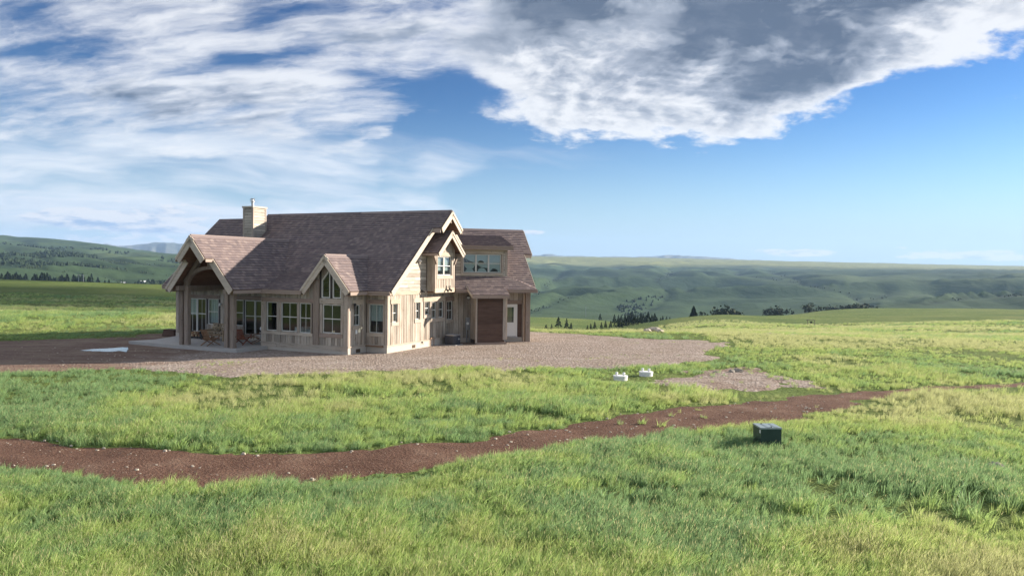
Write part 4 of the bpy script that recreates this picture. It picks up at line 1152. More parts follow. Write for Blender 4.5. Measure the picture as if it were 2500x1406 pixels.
def ridge_cap(p0, p1, sl):
    p0, p1 = Vector(p0), Vector(p1); d = (p1 - p0).normalized(); s = d.cross(HZ).normalized()
    mb = MB(); w = 0.16
    for k in (-1, 1): mb.prism([p0 + HZ * 0.035, p1 + HZ * 0.035, p1 + s * (k * w) + HZ * (0.03 - w * sl), p0 + s * (k * w) + HZ * (0.03 - w * sl)], HZ * 0.02)
    o = mb.build('ridge_cap', MAT['shingle'], HOUSE); o.data.uv_layers.new(name='UVMap')
ridge_cap(L(-1.05, 5.2, MZ(5.2)), L(13.16, 5.2, MZ(5.2)), S1); ridge_cap(L(13.16, 4.86, MZ(4.86)), L(17.2, 4.86, MZ(4.86)), S1)
rake(L(-.45, -.37, 3.42), L(-.45, 3.905, MZ(3.905)), (1, 0, 0)); rake(L(-.45, 10.77, 3.42), L(-.45, 6.495, MZ(3.905)), (1, 0, 0))
rake(L(-1.05, 3.905, MZ(3.905)), L(-1.05, 5.2, MZ(5.2)), (1, 0, 0)); rake(L(-1.05, 6.495, MZ(3.905)), L(-1.05, 5.2, MZ(5.2)), (1, 0, 0))
fascia(L(-1.05, 3.905, MZ(3.905)), L(-.45, 3.905, MZ(3.905)), (0, -1, 0), h=0.24); fascia(L(-1.05, 6.495, MZ(3.905)), L(-.45, 6.495, MZ(3.905)), (0, 1, 0), h=0.24)
mb = MB(); mb.beam(L(-1.0, 5.2, 7.55), L(-0.1, 5.2, 7.55), 0.12, 0.30); mb.build('ridge_beam', MAT['timber'], HOUSE)
rake(L(16.65, -.37, 3.42), L(16.65, 3.4, MZ(3.4)), (-1, 0, 0)); rake(L(17.2, 3.4, MZ(3.4)), L(17.2, 4.86, MZ(4.86)), (-1, 0, 0))
rake(L(13.16, 4.86, MZ(4.86)), L(13.16, 5.2, MZ(5.2)), (-1, 0, 0), h=0.12, trim=False)
fascia(L(-.45, -.37, 3.42), L(0.98, -.37, 3.42), (0, -1, 0), gutter=True); fascia(L(11.9, -.37, 3.42), L(16.65, -.37, 3.42), (0, -1, 0), gutter=True)
mb = MB(); mb.box(-1.36, 0.44, -0.36, 0.0, 3.20, 3.225); mb.build('eave_soffit', MAT['soffit'], HOUSE)
mb = MB(); mb.poly([L(13.17, 4.86, MZ(4.86) - .05), L(13.17, 5.2, MZ(5.2) - .05), L(13.17, 10, 3.8), L(13.17, 9.4, 3.8)]); mb.build('step_wall', MAT['siding'], HOUSE)

# low-slope roof over the projecting room
roof([L(4.36, -2.05, 3.42), L(6.96, -2.05, 3.42), L(7.80, .72, 4.345), L(3.52, .72, 4.345)], thick=0.08)
fascia(L(4.20, -2.05, 3.42), L(6.98, -2.05, 3.42), (0, -1, 0), gutter=True)
mb = MB(); mb.box(-7.3, -4.3, -2.04, -1.66, 3.19, 3.215); mb.build('eave_soffit', MAT['soffit'], HOUSE)
# bay roof
roof([L(1.02, -1.96, 3.42), L(2.68, -1.96, 5.36), L(2.68, 1.915, 5.36), L(1.02, -.37, 3.42)], thick=0.09)
roof([L(4.34, -1.96, 3.42), L(2.68, -1.96, 5.36), L(2.68, 1.915, 5.36), L(3.55, .72, 4.345), L(4.34, -2.0, 3.42)], thick=0.09)
rake(L(1.02, -1.96, 3.42), L(2.68, -1.96, 5.36), (0, -1, 0), h=0.30); rake(L(4.34, -1.96, 3.42), L(2.68, -1.96, 5.36), (0, -1, 0), h=0.30)
fascia(L(1.02, -1.96, 3.42), L(1.02, -.40, 3.42), (1, 0, 0), h=0.18)
ridge_cap(L(2.68, -1.96, 5.36), L(2.68, 1.9, 5.36), S2)
mb = MB(); mb.box(-1.36, -1.03, -1.96, -.38, 3.19, 3.215); mb.build('eave_soffit', MAT['soffit'], HOUSE)
# porch roof
roof([L(6.98, -4.17, 3.42), L(8.40, -4.17, 5.079), L(8.40, -4.76, 5.079), L(9.48, -4.76, 6.34), L(9.48, 3.07, 6.34), L(7.77, .72, 4.345), L(6.98, -2.05, 3.42)], thick=0.12)
roof([L(11.98, -4.17, 3.42), L(10.56, -4.17, 5.079), L(10.56, -4.76, 5.079), L(9.48, -4.76, 6.34), L(9.48, 3.07, 6.34), L(11.98, -.37, 3.42)], thick=0.12)
for u0, u1, u2 in ((6.98, 8.40, 9.48), (11.98, 10.56, 9.48)):
    rake(L(u0, -4.17, 3.42), L(u1, -4.17, 5.079), (0, -1, 0), h=0.34); rake(L(u1, -4.76, 5.079), L(u2, -4.76, 6.34), (0, -1, 0), h=0.34)
    o = Vector((1, 0, 0)) if u0 < 9 else Vector((-1, 0, 0))
    fascia(L(u1, -4.76, 5.079), L(u1, -4.17, 5.079), o, h=0.16)
    fascia(L(u0, -4.17, 3.42), L(u0, -2.05 if u0 < 9 else -.4, 3.42), o, h=0.18)
ridge_cap(L(9.48, -4.76, 6.34), L(9.48, 3.05, 6.34), S2)
# porch timber
def post(u, v, s=0.29, z1=3.45):
    mb = MB(); c = 0.035; h = s / 2
    pr = [(-h + c, -h), (h - c, -h), (h, -h + c), (h, h - c), (h - c, h), (-h + c, h), (-h, h - c), (-h, -h + c)]
    b = L(u, v, 0.20); mb.prism([b + Vector((x, y, 0)) for x, y in pr], (0, 0, z1 - 0.20)); return mb.build('porch_post', MAT['timber'], HOUSE)
PV = -3.45
post(11.52, PV, .27); post(11.12, PV, z1=3.55); post(8.12, PV, .27); post(7.70, PV, z1=3.30)
for u in (7.72, 11.25):
    mb = MB(); mb.beam(L(u, -4.05, 3.42 if u > 9 else 3.30), L(u, 0.4, 3.42 if u > 9 else 3.30), 0.24, 0.26); mb.build('porch_beam', MAT['timber'], HOUSE)
mb = MB(); mb.beam(L(7.5, 0.15, 3.5), L(11.6, 0.15, 3.5), 0.2, 0.3); mb.build('porch_beam', MAT['timber'], HOUSE)
mb = MB(); n = 14; R0, cz = 1.62, 3.55      # arched tie
for i in range(n):
    t0, t1 = math.pi * i / n, math.pi * (i + 1) / n
    def ap(t, r): return L(9.40 + r * math.cos(t), PV - 0.1, cz + (r * 0.58) * math.sin(t))
    mb.prism([ap(t0, R0), ap(t1, R0), ap(t1, R0 + 0.30), ap(t0, R0 + 0.30)], (0, 0.2, 0))
mb.build('arched_tie', MAT['timber'], HOUSE)
for u0, u1 in ((11.25, 9.48), (7.72, 9.48)):
    mb = MB(); mb.beam(L(u0, PV, 3.75), L(u1, PV, 3.75 + 1.75 * S2), 0.22, 0.24, (0, 1, 0)); mb.build('truss_chord', MAT['timber'], HOUSE)
mb = MB(); mb.beam(L(9.42, PV, 4.62), L(9.42, PV, 5.85), 0.2, 0.2, (0, 1, 0)); mb.build('king_post', MAT['timber'], HOUSE)

# ---- chimney
cu0, cu1, cv0, cv1, ct = 12.04, 12.87, 2.6, 3.8, 8.50
FC1 = FF(cv0); FC1 = Frame((0, cv0, 0), (1, 0, 0), (0, -1, 0)); FC2 = FS(cu0)
CH = MB(); CH.box(-cu1 + .03, -cu0 - .03, cv0 + .03, cv1 - .03, 5.0, ct - .02); CHO = CH.build('chimney', MAT['gap_shade_backing'], HOUSE)
rr = random.Random(3)
z = 5.35
while z < ct - 0.1:
    z1 = min(z + 0.175, ct - 0.1)
    for fr, a0, a1 in ((FC1, -cu1 + .1, -cu0 - .1), (FC2, cv0 + .1, cv1 - .1)):
        q = MB(); q.hexa([fr.p(a0, z, .012), fr.p(a1, z, .012), fr.p(a1, z, -.028), fr.p(a0, z, -.028), fr.p(a0, z1 - .016, -.008), fr.p(a1, z1 - .016, -.008), fr.p(a1, z1 - .016, -.028), fr.p(a0, z1 - .016, -.028)]); q.build('board', MAT['siding_lap'], CHO)
    z = z1
for fr, a0, a1 in ((FC1, -cu1, -cu0), (FC2, cv0, cv1)):
    for b0, b1 in ((a0, a0 + .11), (a1 - .11, a1)): fr.one('corner_board', b0 + (.002 if fr is FC2 else 0), b1, 5.2, ct - .08, -.03, .02, MAT['trim'], CHO)
q = MB(); q.box(-cu1 - .05, -cu0 + .05, cv0 - .05, cv1 + .05, ct - .08, ct + .03); q.build('chimney_cap', MAT['fascia'], CHO)
fc = L(12.5, 3.05, 0)
q = MB(); q.tube(fc + HZ * ct, fc + HZ * (ct + .40), .085, n=14); q.tube(fc + HZ * (ct + .34), fc + HZ * (ct + .37), .15, n=14); q.tube(fc + HZ * (ct + .52), fc + HZ * (ct + .56), .15, .11, n=14)
for i in range(6): a = i * math.pi / 3; q.tube(fc + Vector((.13 * math.cos(a), .13 * math.sin(a), ct + .36)), fc + Vector((.13 * math.cos(a), .13 * math.sin(a), ct + .53)), .012, n=5)
q.tube(fc + HZ * (ct + .38), fc + HZ * (ct + .5), .06, n=10); q.build('flue_pipe', MAT['galvanised'], CHO, smooth=False)

# ---- garage wing, turned towards the camera
WD = -1.65
opW = [(2.22, 3.12, 0.36, 2.42), (-0.43, 2.06, 4.46, 5.62)]
wall(FW, -1.05, 3.72, 0.30, [(-2, 3.55), (4, 3.55)], [opW[0]], n=WD, bw=(0.24, 0.36))
wall(FW, -0.95, 2.42, 4.05, [(-2, 6.05), (4, 6.05)], [opW[1]], 'lap', 'siding_lap', n=WD, lap=0.19, name='dormer_wall')
FW.one('foundation', -1.05, 3.75, -0.25, 0.30, WD - 0.2, WD + 0.02, MAT['foundation'])
FW.one('corner_board', 3.58, 3.74, 0.30, 3.5, WD - 0.1, WD + 0.03, MAT['trim'])
FW.one('corner_board', 2.30, 2.46, 4.0, 6.02, WD - 0.1, WD + 0.035, MAT['trim'])
FW.one('header_board', -0.60, 2.25, 5.64, 5.92, WD - .02, WD + 0.05, MAT['trim_h'])
FW.one('sill_board', -0.60, 2.20, 4.28, 4.44, WD - .02, WD + 0.06, MAT['trim_h'])
FW.one('jamb_board', -0.62, -0.43, 4.44, 5.64, WD - .02, WD + 0.04, MAT['trim']); FW.one('jamb_board', 2.06, 2.20, 4.44, 5.64, WD - .02, WD + 0.04, MAT['trim'])
FWw = Frame(GW + WNn * WD, WA, WNn)
for k in range(3): window(FWw, -0.43 + k * 0.83, -0.43 + (k + 1) * 0.83 - 0.012, 4.46, 5.62, cols=1, rows=2)
q = MB(); rr = random.Random(5)                 # pale scalloped curtains behind the dormer panes
def disc(cx, cz, r, a0, a1, n=-0.14, k=14):
    return [FWw.p(cx + r * math.cos(R(a0 + (a1 - a0) * i / k)), cz + r * math.sin(R(a0 + (a1 - a0) * i / k)), n) for i in range(k + 1)]
q.prism([FWw.p(-0.42, 5.60, -.14), FWw.p(-0.42, 5.45, -.14), FWw.p(-0.1, 5.25, -.14), FWw.p(0.34, 5.05, -.14), FWw.p(0.34, 5.60, -.14)], WNn * 0.01)
q.prism(disc(0.0, 5.02, 0.36, 180, 360), WNn * 0.01); q.prism(disc(0.0, 4.46, 0.28, 0, 180), WNn * 0.01)
q.prism([FWw.p(0.42, 5.60, -.15), FWw.p(0.42, 5.1, -.15)] + disc(0.74, 5.02, 0.22, 180, 0, -.15) + [FWw.p(1.20, 5.1, -.15), FWw.p(1.20, 5.60, -.15)], WNn * 0.01)
q.prism([FWw.p(0.42, 5.0, -.14), FWw.p(0.75, 4.80, -.14), FWw.p(1.20, 4.74, -.14), FWw.p(1.20, 5.0, -.14)], WNn * 0.01); q.prism(disc(0.80, 4.46, 0.30, 0, 180, -.13), WNn * 0.01)
q.prism([FWw.p(1.24, 5.60, -.15), FWw.p(1.24, 4.48, -.15)] + disc(1.62, 4.47, 0.26, 180, 0, -.15) + [FWw.p(2.05, 4.48, -.15), FWw.p(2.05, 5.60, -.15)], WNn * 0.01)
q.build('curtain', MAT['blind'], HOUSE)
q = MB(); FWw.box(q, -0.8, 2.3, 4.2, 5.9, -2.2, -2.1); q.build('inside_wall', MAT['curtain_dark'], HOUSE)
# wing roofs
def W_(w, n, z): return FW.p(w, z, n)
def WZ(n): return 3.63 + S1 * (-1.2 - n)
roof([W_(-3.5, -1.9, WZ(-1.9)), W_(2.5, -1.9, WZ(-1.9)), W_(2.5, -1.2, 3.63), W_(4.15, -1.2, 3.63), W_(4.15, -3.63, WZ(-3.63)), W_(4.70, -3.63, WZ(-3.63)), W_(4.70, -5.63, WZ(-5.63)), W_(-3.5, -5.63, WZ(-5.63))])
roof([W_(-3.5, -5.63, WZ(-5.63)), W_(4.70, -5.63, WZ(-5.63)), W_(4.70, -7.63, WZ(-3.63)), W_(4.15, -7.63, WZ(-3.63)), W_(4.15, -10.06, 3.63), W_(-3.5, -10.06, 3.63)])
ridge_cap(W_(-3.0, -5.63, WZ(-5.63)), W_(4.70, -5.63, WZ(-5.63)), S1)
for n0, n1, w in ((-1.2, -3.63, 4.15), (-3.63, -5.63, 4.70)):
    rake(W_(w, n0, WZ(n0)), W_(w, n1, WZ(n1)), WA); rake(W_(w, -11.26 - n0, WZ(n0)), W_(w, -11.26 - n1, WZ(n1)), WA)
fascia(W_(4.15, -3.63, WZ(-3.63)), W_(4.70, -3.63, WZ(-3.63)), WNn, h=0.2)
fr_e = Frame(GW + WA * 3.72, -WNn, WA)
wall(fr_e, 1.65, 9.6, -0.1, [(1.65, 3.7), (5.63, 7.1), (9.6, 3.7)], [], 'none')
wall(Frame(GW - WNn * 9.6, -WA, -WNn), -3.72, 3.0, -0.1, [(-5, 3.7), (5, 3.7)], [], 'none')
# dormer shed roof
roof([W_(-.95, -1.2, 6.16), W_(2.72, -1.2, 6.16), W_(2.95, -5.13, 6.965), W_(-.95, -5.13, 6.965)], thick=0.09)
fascia(W_(-.95, -1.2, 6.16), W_(2.72, -1.2, 6.16), WNn, h=0.22, gutter=True)
q = MB(); q.prism([W_(2.42, -1.67, 4.1), W_(2.42, -1.67, 6.1), W_(2.42, -5.0, 6.75)], WA * -0.1); q.build('dormer_cheek', MAT['siding_lap'], HOUSE)
q = MB(); q.prism([W_(2.70, -1.24, 6.02), W_(2.70, -1.24, 6.14), W_(2.93, -5.1, 6.93), W_(2.93, -5.1, 6.85)], WA * 0.04); q.build('fascia_board', MAT['fascia'], HOUSE)
# pent roof and the roof over the bump-out
PZ = lambda n: 3.42 + (4.22 - 3.42) / 1.05 * (-0.6 - n)
roof([W_(-1.15, -.6, 3.42), W_(4.15, -.6, 3.42), W_(2.45, -1.66, PZ(-1.66)), W_(-1.15, -1.66, PZ(-1.66))], thick=0.07, name='pent_roof')
roof([W_(4.15, -.6, 3.42), W_(4.15, -1.30, 3.60), W_(2.45, -1.66, PZ(-1.66) + .01)], thick=0.05, name='pent_roof')
fascia(W_(-1.15, -.6, 3.42), W_(4.15, -.6, 3.42), WNn, h=0.18, gutter=True)
fascia(W_(4.15, -.6, 3.42), W_(4.15, -1.3, 3.42), WA, h=0.18)
q = MB(); q.hexa([W_(-1.1, -.62, 3.22), W_(4.1, -.62, 3.22), W_(4.1, -1.65, 3.22), W_(-1.1, -1.65, 3.22), W_(-1.1, -.62, 3.24), W_(4.1, -.62, 3.24), W_(4.1, -1.65, 3.24), W_(-1.1, -1.65, 3.24)]); q.build('eave_soffit', MAT['soffit'], HOUSE)
BZ = lambda n: 3.10 + 0.44 * (0.35 - n)
roof([W_(-.30, .35, BZ(.35)), W_(2.05, .35, BZ(.35)), W_(2.05, -.98, BZ(-.98)), W_(-.42, -.98, BZ(-.98))], thick=0.07, name='pent_roof')
fascia(W_(-.30, .35, 3.10), W_(2.05, .35, 3.10), WNn, h=0.18, gutter=True)
q = MB(); q.prism([W_(-.30, .33, 2.92), W_(-.30, .33, 3.10), W_(-.42, -.9, BZ(-.9)), W_(-.42, -.9, BZ(-.9) - .18)], WA * -0.04); q.build('fascia_board', MAT['fascia'], HOUSE)
# bump-out with the dark boarded panel
q = MB(); FW.box(q, 0.08, 1.86, -0.2, 2.95, -1.6, -0.10); q.build('bump_wall', MAT['dark_panel'], HOUSE)
zz = 0.22; rr = random.Random(9)
pan = FW.one('panel', 0.10, 1.74, 0.16, 2.90, -0.10, -0.06, MAT['dark_panel'])
while zz < 2.84:
    h = rr.uniform(0.22, 0.34); z1 = min(zz + h, 2.86)
    FW.one('plank', 0.125, 1.715, zz, z1 - 0.006, -0.06, -0.045 + rr.uniform(0, .012), MAT['dark_panel'], pan); zz = z1
FW.one('corner_board', -0.01, 0.10, 0.10, 2.95, -0.14, 0.0, MAT['trim']); FW.one('corner_board', 1.745, 1.96, 0.30, 2.95, -0.14, 0.0, MAT['trim'])
FW.one('corner_board', 1.97, 2.03, 0.30, 2.95, -0.3, -0.06, MAT['trim'])
FW.one('sill_board', -0.005, 1.98, 0.02, 0.155, -0.14, 0.02, MAT['header']); FW.one('foundation', 0.0, 1.95, -0.25, 0.018, -1.5, 0.0, MAT['foundation'])
wall(FWL, 0.12, 1.62, 0.30, [(0, 3.0), (2, 3.3)], [], bw=(0.3, 0.42))
# white door, lamp, meter, post
D = FWw.one('door', 2.25, 3.09, 0.37, 2.36, -0.06, -0.015, MAT['white_door'])
FWw.one('door_frame', 3.09, 3.16, 0.34, 2.44, -0.08, 0.03, MAT['white_door'], D); FWw.one('door_frame', 2.16, 2.25, 0.34, 2.44, -0.08, 0.03, MAT['white_door'], D); FWw.one('door_frame', 2.25, 3.09, 2.36, 2.44, -0.08, 0.03, MAT['white_door'], D)
q = MB(); q.poly([FWw.p(2.38, 1.27, -.010), FWw.p(2.93, 1.27, -.010), FWw.p(2.93, 2.25, -.010), FWw.p(2.38, 2.25, -.010)]); q.build('pane', MAT['glass'], D)
FWw.one('door_backing', 2.38, 2.80, 1.27, 2.25, -.0145, -.0125, MAT['interior'], D); FWw.one('door_backing', 2.80, 2.93, 1.27, 2.25, -.0145, -.0125, MAT['dark_grey'], D)
FWw.one('threshold', 2.1, 3.2, 0.26, 0.335, 0.02, 0.14, MAT['concrete'])
FWw.one('header_board', 2.1, 3.45, 2.46, 2.70, -.02, .05, MAT['header'])
FWw.one('jamb_board', 3.165, 3.45, 0.32, 2.455, -.02, .035, MAT['dark_panel'])
FWw.one('corner_post', 3.62, 3.92, -0.1, 3.22, 0.10, 0.40, MAT['timber']); 
q = MB(); p = FWw.p(3.52, 0, .1); q.tube(p + HZ * 0.0, p + HZ * 3.2, .045); q.build('downspout', MAT['trim'], HOUSE)
q = MB(); p = FWw.p(-0.10, 2.86, 0.03); q.tube(p, p + WNn * .06, .12, n=14); q.build('wall_lamp', MAT['black_metal'], HOUSE)
q = MB(); q.ball(p + WNn * .06, .12, .12, .085, 12, 8); q.build('wall_lamp', MAT['white_plastic'], HOUSE, smooth=True)
MTR = FWw.one('meter_box', -0.28, 0.07, 0.84, 1.60, 0.02, 0.17, MAT['grey_metal'])
q = MB(); p = FWw.p(-0.17, 1.24, 0.17); q.tube(p, p + WNn * .08, .085, n=14); q.build('dial', MAT['white_plastic'], MTR)
for a, r, z0 in ((-0.20, .035, -0.1), (-0.02, .022, 0.1)):
    q = MB(); p = FWw.p(a, 0, .09); q.tube(p + HZ * z0, p + HZ * .84, r); q.build('conduit', MAT['galvanised'], MTR)
FWw.one('small_box', 0.05, 0.13, 0.72, 0.86, .02, .1, MAT['grey_metal'], MTR)

# ---- patio slab
q = MB()
q.prism([K0 + U_ * u + V_ * v for u, v in ((6.85, -1.70), (6.95, -3.95), (11.5, -4.0), (15.7, -3.6), (15.2, -2.2), (16.2, 0.6), (7.3, 0.6))], (0, 0, 0.21))
tag(q.build('patio', MAT['concrete']), kind='structure')
# ------------------------------------------------------------------ things round the house
def HW(u, v, z=0.0): return K0 + U_ * u + V_ * v + HZ * z


def gz(x, y): return float(zg(np.array([x]), np.array([y]))[0])


# air conditioner
t = empty('air_conditioner', HW(-0.70, 6.05), -YAW, 'dark grey air conditioner unit standing on a pad below the gable wall', 'air conditioner')
q = MB(); q.box(-.48, .48, -.48, .48, -0.02, .06); q.build('pad', MAT['concrete'], t)
q = MB(); c = .10; s = .38
oct_ = [(-s + c, -s), (s - c, -s), (s, -s + c), (s, s - c), (s - c, s), (-s + c, s), (-s, s - c), (-s, -s + c)]
q.prism([(x, y, .06) for x, y in oct_], (0, 0, .56)); q.build('body', MAT['dark_grey'], t)
q = MB()
for k in range(13):
    z = .10 + k * .039
    for (x0, y0), (x1, y1) in zip(oct_, oct_[1:] + oct_[:1]):
        a, b = Vector((x0, y0, z)), Vector((x1, y1, z)); d = (b - a); nn = Vector((d.y, -d.x, 0)).normalized()
        q.prism([a + d * .08, b - d * .08, b - d * .08 + HZ * .014, a + d * .08 + HZ * .014], nn * .012)
q.build('louvers', MAT['dark_grey'], t)
q = MB(); q.prism([(x * 1.06, y * 1.06, .62) for x, y in oct_], (0, 0, .045)); q.build('lid', MAT['galvanised'], t)
q = MB()
for r in (.10, .18, .26, .32):
    for i in range(16): a0, a1 = i * math.pi / 8, (i + 1) * math.pi / 8; q.tube((r * math.cos(a0), r * math.sin(a0), .69), (r * math.cos(a1), r * math.sin(a1), .69), .008, n=4, caps=False)
for i in range(6): a = i * math.pi / 3; q.tube((0, 0, .70), (.34 * math.cos(a), .34 * math.sin(a), .67), .009, n=4)
q.build('fan_grille', MAT['galvanised'], t)
q = MB(); q.tube((.385, .10, .40), (.395, .10, .40), .05, n=12); q.build('badge', MAT['white_plastic'], t)

# utility box
t = empty('utility_box', (7.10, 21.35, gz(7.1, 21.3)), R(2), 'dark green metal utility box standing alone in the foreground grass', 'utility box')
w, d, h = .56, .62, .50
q = MB(); q.prism([(-w / 2, -d / 2, -.1), (w / 2, -d / 2, -.1), (w / 2, d / 2, -.1), (-w / 2, d / 2, -.1)], (0, 0, h + .06)); q.build('body', MAT['green_paint'], t)
q = MB(); q.prism([(-w / 2 - .012, -d / 2 - .012, h - .04), (w / 2 + .012, -d / 2 - .012, h - .04), (w / 2 + .012, d / 2 + .012, h - .04), (-w / 2 - .012, d / 2 + .012, h - .04)], (0, 0, .04))
for x in (-.10, .12): q.box(x, x + .09, -d / 2 + .05, d / 2 - .05, h, h + .008)
q.build('lid', MAT['green_lid'], t)
for x, y in ((-.09, .22), (.03, -.22)):
    q = MB(); q.tube((x, y, h), (x, y, h + .02), .022, n=8); q.build('bolt', MAT['black_metal'], t)
q = MB(); q.box(-w / 2 - .004, -w / 2 - .001, -d / 2 + .04, -d / 2 + .12, h - .16, h - .07); q.build('sticker', MAT['paper'], t)

# septic risers
def riser(loc, label):
    t = empty('septic_riser', loc, random.uniform(-.2, .2), label, 'septic lid', 'septic lids in the grass')
    q = MB(); q.tube((0, 0, -.1), (0, 0, .10), .30, n=24); q.build('riser_ring', MAT['white_plastic'], t)
    q = MB(); q.tube((0, 0, .10), (0, 0, .13), .285, n=24); q.tube((0, 0, .13), (0, 0, .20), .315, n=24); q.build('lid', MAT['white_plastic'], t)
    for x, y in ((-.15, .07), (.13, -.06)):
        q = MB(); q.tube((x, y, .20), (x, y, .29), .05, n=10); q.ball((x, y, .30), .065, .065, .045, 10, 6); q.build('vent_cap', MAT['white_plastic'], t, smooth=False)


riser((4.70, 33.2, gz(4.7, 33.2)), 'round white plastic septic lid in the grass, nearer and left of the two')
riser((6.02, 34.5, gz(6.0, 34.5)), 'round white plastic septic lid at the gravel edge, right one of the two')


# porch furniture -------------------------------------------------------
def cushion(mb, x0, x1, y0, y1, z0, z1): 
    cx, cy, cz = (x0 + x1) / 2, (y0 + y1) / 2, (z0 + z1) / 2
    n = 6
    for i in range(n):
        for s in (-1, 1):
            pass
    mb.ball((cx, cy, cz), (x1 - x0) * .58, (y1 - y0) * .60, (z1 - z0) * .62, 12, 8, jit=.05, seed=int(cx * 91))


def log_bench(loc, rz):
    t = empty('log_loveseat', loc, rz, 'log loveseat with patterned cushions on the porch below the blue blind', 'loveseat')
    for x in (-.72, .72):
        for y, h in ((-.33, .62), (.33, .98)):
            q = MB(); q.tube((x, y, 0), (x, y, h), .05, .045, n=8); q.build('leg', MAT['log_wood'], t)
        q = MB(); q.tube((x, -.36, .62), (x, .36, .62), .045, n=8); q.build('armrest', MAT['log_wood'], t)
    q = MB(); q.tube((-.74, -.32, .36), (.74, -.32, .36), .05, n=8); q.tube((-.74, .32, .36), (.74, .32, .36), .05, n=8); q.box(-.68, .68, -.3, .3, .35, .39); q.build('seat_frame', MAT['log_wood'], t)
    q = MB(); q.tube((-.74, .34, .95), (.74, .34, .95), .05, n=8); q.build('back_rail', MAT['log_wood'], t)
    for x0, x1 in ((-.68, 0), (0, .68)):
        q = MB(); cushion(q, x0, x1, -.32, .28, .38, .54); q.build('seat_cushion', MAT['cushion'], t, smooth=True)
        q = MB(); cushion(q, x0, x1, .16, .36, .52, .98); q.build('back_cushion', MAT['cushion'], t, smooth=True)


log_bench(HW(11.55, -0.75, .21), -YAW)


def sling_chair(loc, rz, label, mat='chair_wood', s=1.0):
    t = empty('slat_chair', loc, rz, label, 'chair', 'wooden chairs on the porch'); t.scale = (s, s, s)
    for x in (-.29, .29):
        q = MB(); q.beam((x, -.40, .02), (x, .34, .40), .035, .06, (1, 0, 0)); q.build('leg', MAT[mat], t)
        q = MB(); q.beam((x * .9, .46, .02), (x * .9, -.30, .46), .035, .06, (1, 0, 0)); q.build('leg', MAT[mat], t)
        q = MB(); q.beam((x * 1.05, -.34, .56), (x * 1.05, .28, .60), .07, .03); q.build('armrest', MAT[mat], t)
        q = MB(); q.beam((x * 1.05, -.30, .30), (x * 1.05, -.30, .56), .04, .04, (0, 1, 0)); q.build('arm_support', MAT[mat], t)
    for k in range(6):
        y = -.30 + k * .095; z = .42 - k * .022
        q = MB(); q.beam((-.28, y, z), (.28, y, z), .082, .018); q.build('seat_slat', MAT[mat], t)
    for k in range(7):
        a = k / 6; q = MB(); q.beam((-.28, .24 + a * .26, .36 + a * .52), (.28, .24 + a * .26, .36 + a * .52), .02, .072, (0, .45, .9)); q.build('back_slat', MAT[mat], t)


sling_chair(HW(9.75, -3.05, .21), R(150), 'brown slatted wooden chair at the open front of the porch between the post pairs')
sling_chair(HW(8.62, -1.75, .21), R(165), 'reddish wooden chair partly hidden behind the right porch post', 'red_wood')
sling_chair(HW(8.15, -1.05, .21), R(-62), 'low dark wooden chair on the porch in front of the right glass door')

t = empty('porch_table', HW(12.35, -0.85, .21), 0, 'small pale side table with flared leg beside the log loveseat', 'table')
q = MB(); q.tube((0, 0, .50), (0, 0, .54), .36, n=18); q.build('table_top', MAT['log_wood'], t)
q = MB(); q.tube((0, 0, 0), (0, 0, .30), .20, .06, n=10); q.tube((0, 0, .30), (0, 0, .50), .06, .17, n=10); q.build('leg', MAT['log_wood'], t)

t = empty('firewood_rack', HW(13.75, -0.35, .21), -YAW, 'low black rack of firewood logs in front of the left glass door', 'firewood rack')
q = MB(); q.box(-.5, .5, -.2, .2, .06, .12); q.box(-.5, -.46, -.2, .2, 0, .45); q.box(.46, .5, -.2, .2, 0, .45); q.build('rack', MAT['black_metal'], t)
rr = random.Random(2)
for k in range(9):
    x = -.40 + (k % 5) * .2 + (.1 if k > 4 else 0); z = .20 + (k // 5) * .15
    q = MB(); q.tube((x, -.22 + rr.uniform(-.03, .03), z), (x, .22, z), .075, n=8); q.build('log', MAT['log_wood' if k % 2 else 'chair_wood'], t)
t = empty('metal_bucket', HW(12.95, -0.60, .21), 0, 'black metal bucket with a bail handle between the firewood rack and the side table', 'bucket')
q = MB(); q.tube((0, 0, 0), (0, 0, .34), .14, .17, n=14); q.build('pail', MAT['black_metal'], t)
q = MB()
for i in range(8): a0, a1 = math.pi * i / 8, math.pi * (i + 1) / 8; q.tube((.17 * math.cos(a0), 0, .34 + .16 * math.sin(a0)), (.17 * math.cos(a1), 0, .34 + .16 * math.sin(a1)), .008, n=5, caps=False)
q.build('handle', MAT['black_metal'], t)
t = empty('upright_bag', HW(7.75, -1.05, .21), 0, 'tall black bag with a white top standing at the porch wall corner', 'bag')
q = MB(); q.tube((0, 0, 0), (0, 0, .80), .15, .17, n=12); q.build('body', MAT['bag_black'], t)
q = MB(); q.ball((-.03, 0, .90), .19, .17, .15, 10, 7, jit=.1, seed=4); q.build('top', MAT['white_plastic'], t, smooth=True)
q = MB(); q.tube((-.17, -.05, .10), (-.19, -.05, .72), .018, n=6); q.build('strap', MAT['white_plastic'], t)

t = empty('storage_box', HW(17.6, 1.1, 0.05), -YAW, 'low dark wooden box in the grass beside the left corner of the house', 'box')
q = MB(); q.hexa([(-.50, -.3, 0), (.6, -.3, 0), (.6, .3, 0), (-.50, .3, 0), (-.32, -.3, .42), (.6, -.3, .42), (.6, .3, .42), (-.32, .3, .42)]); q.build('body', MAT['dark_panel'], t)
q = MB(); q.box(-.38, .66, -.34, .34, .42, .46); q.build('lid', MAT['vent_brown'], t)

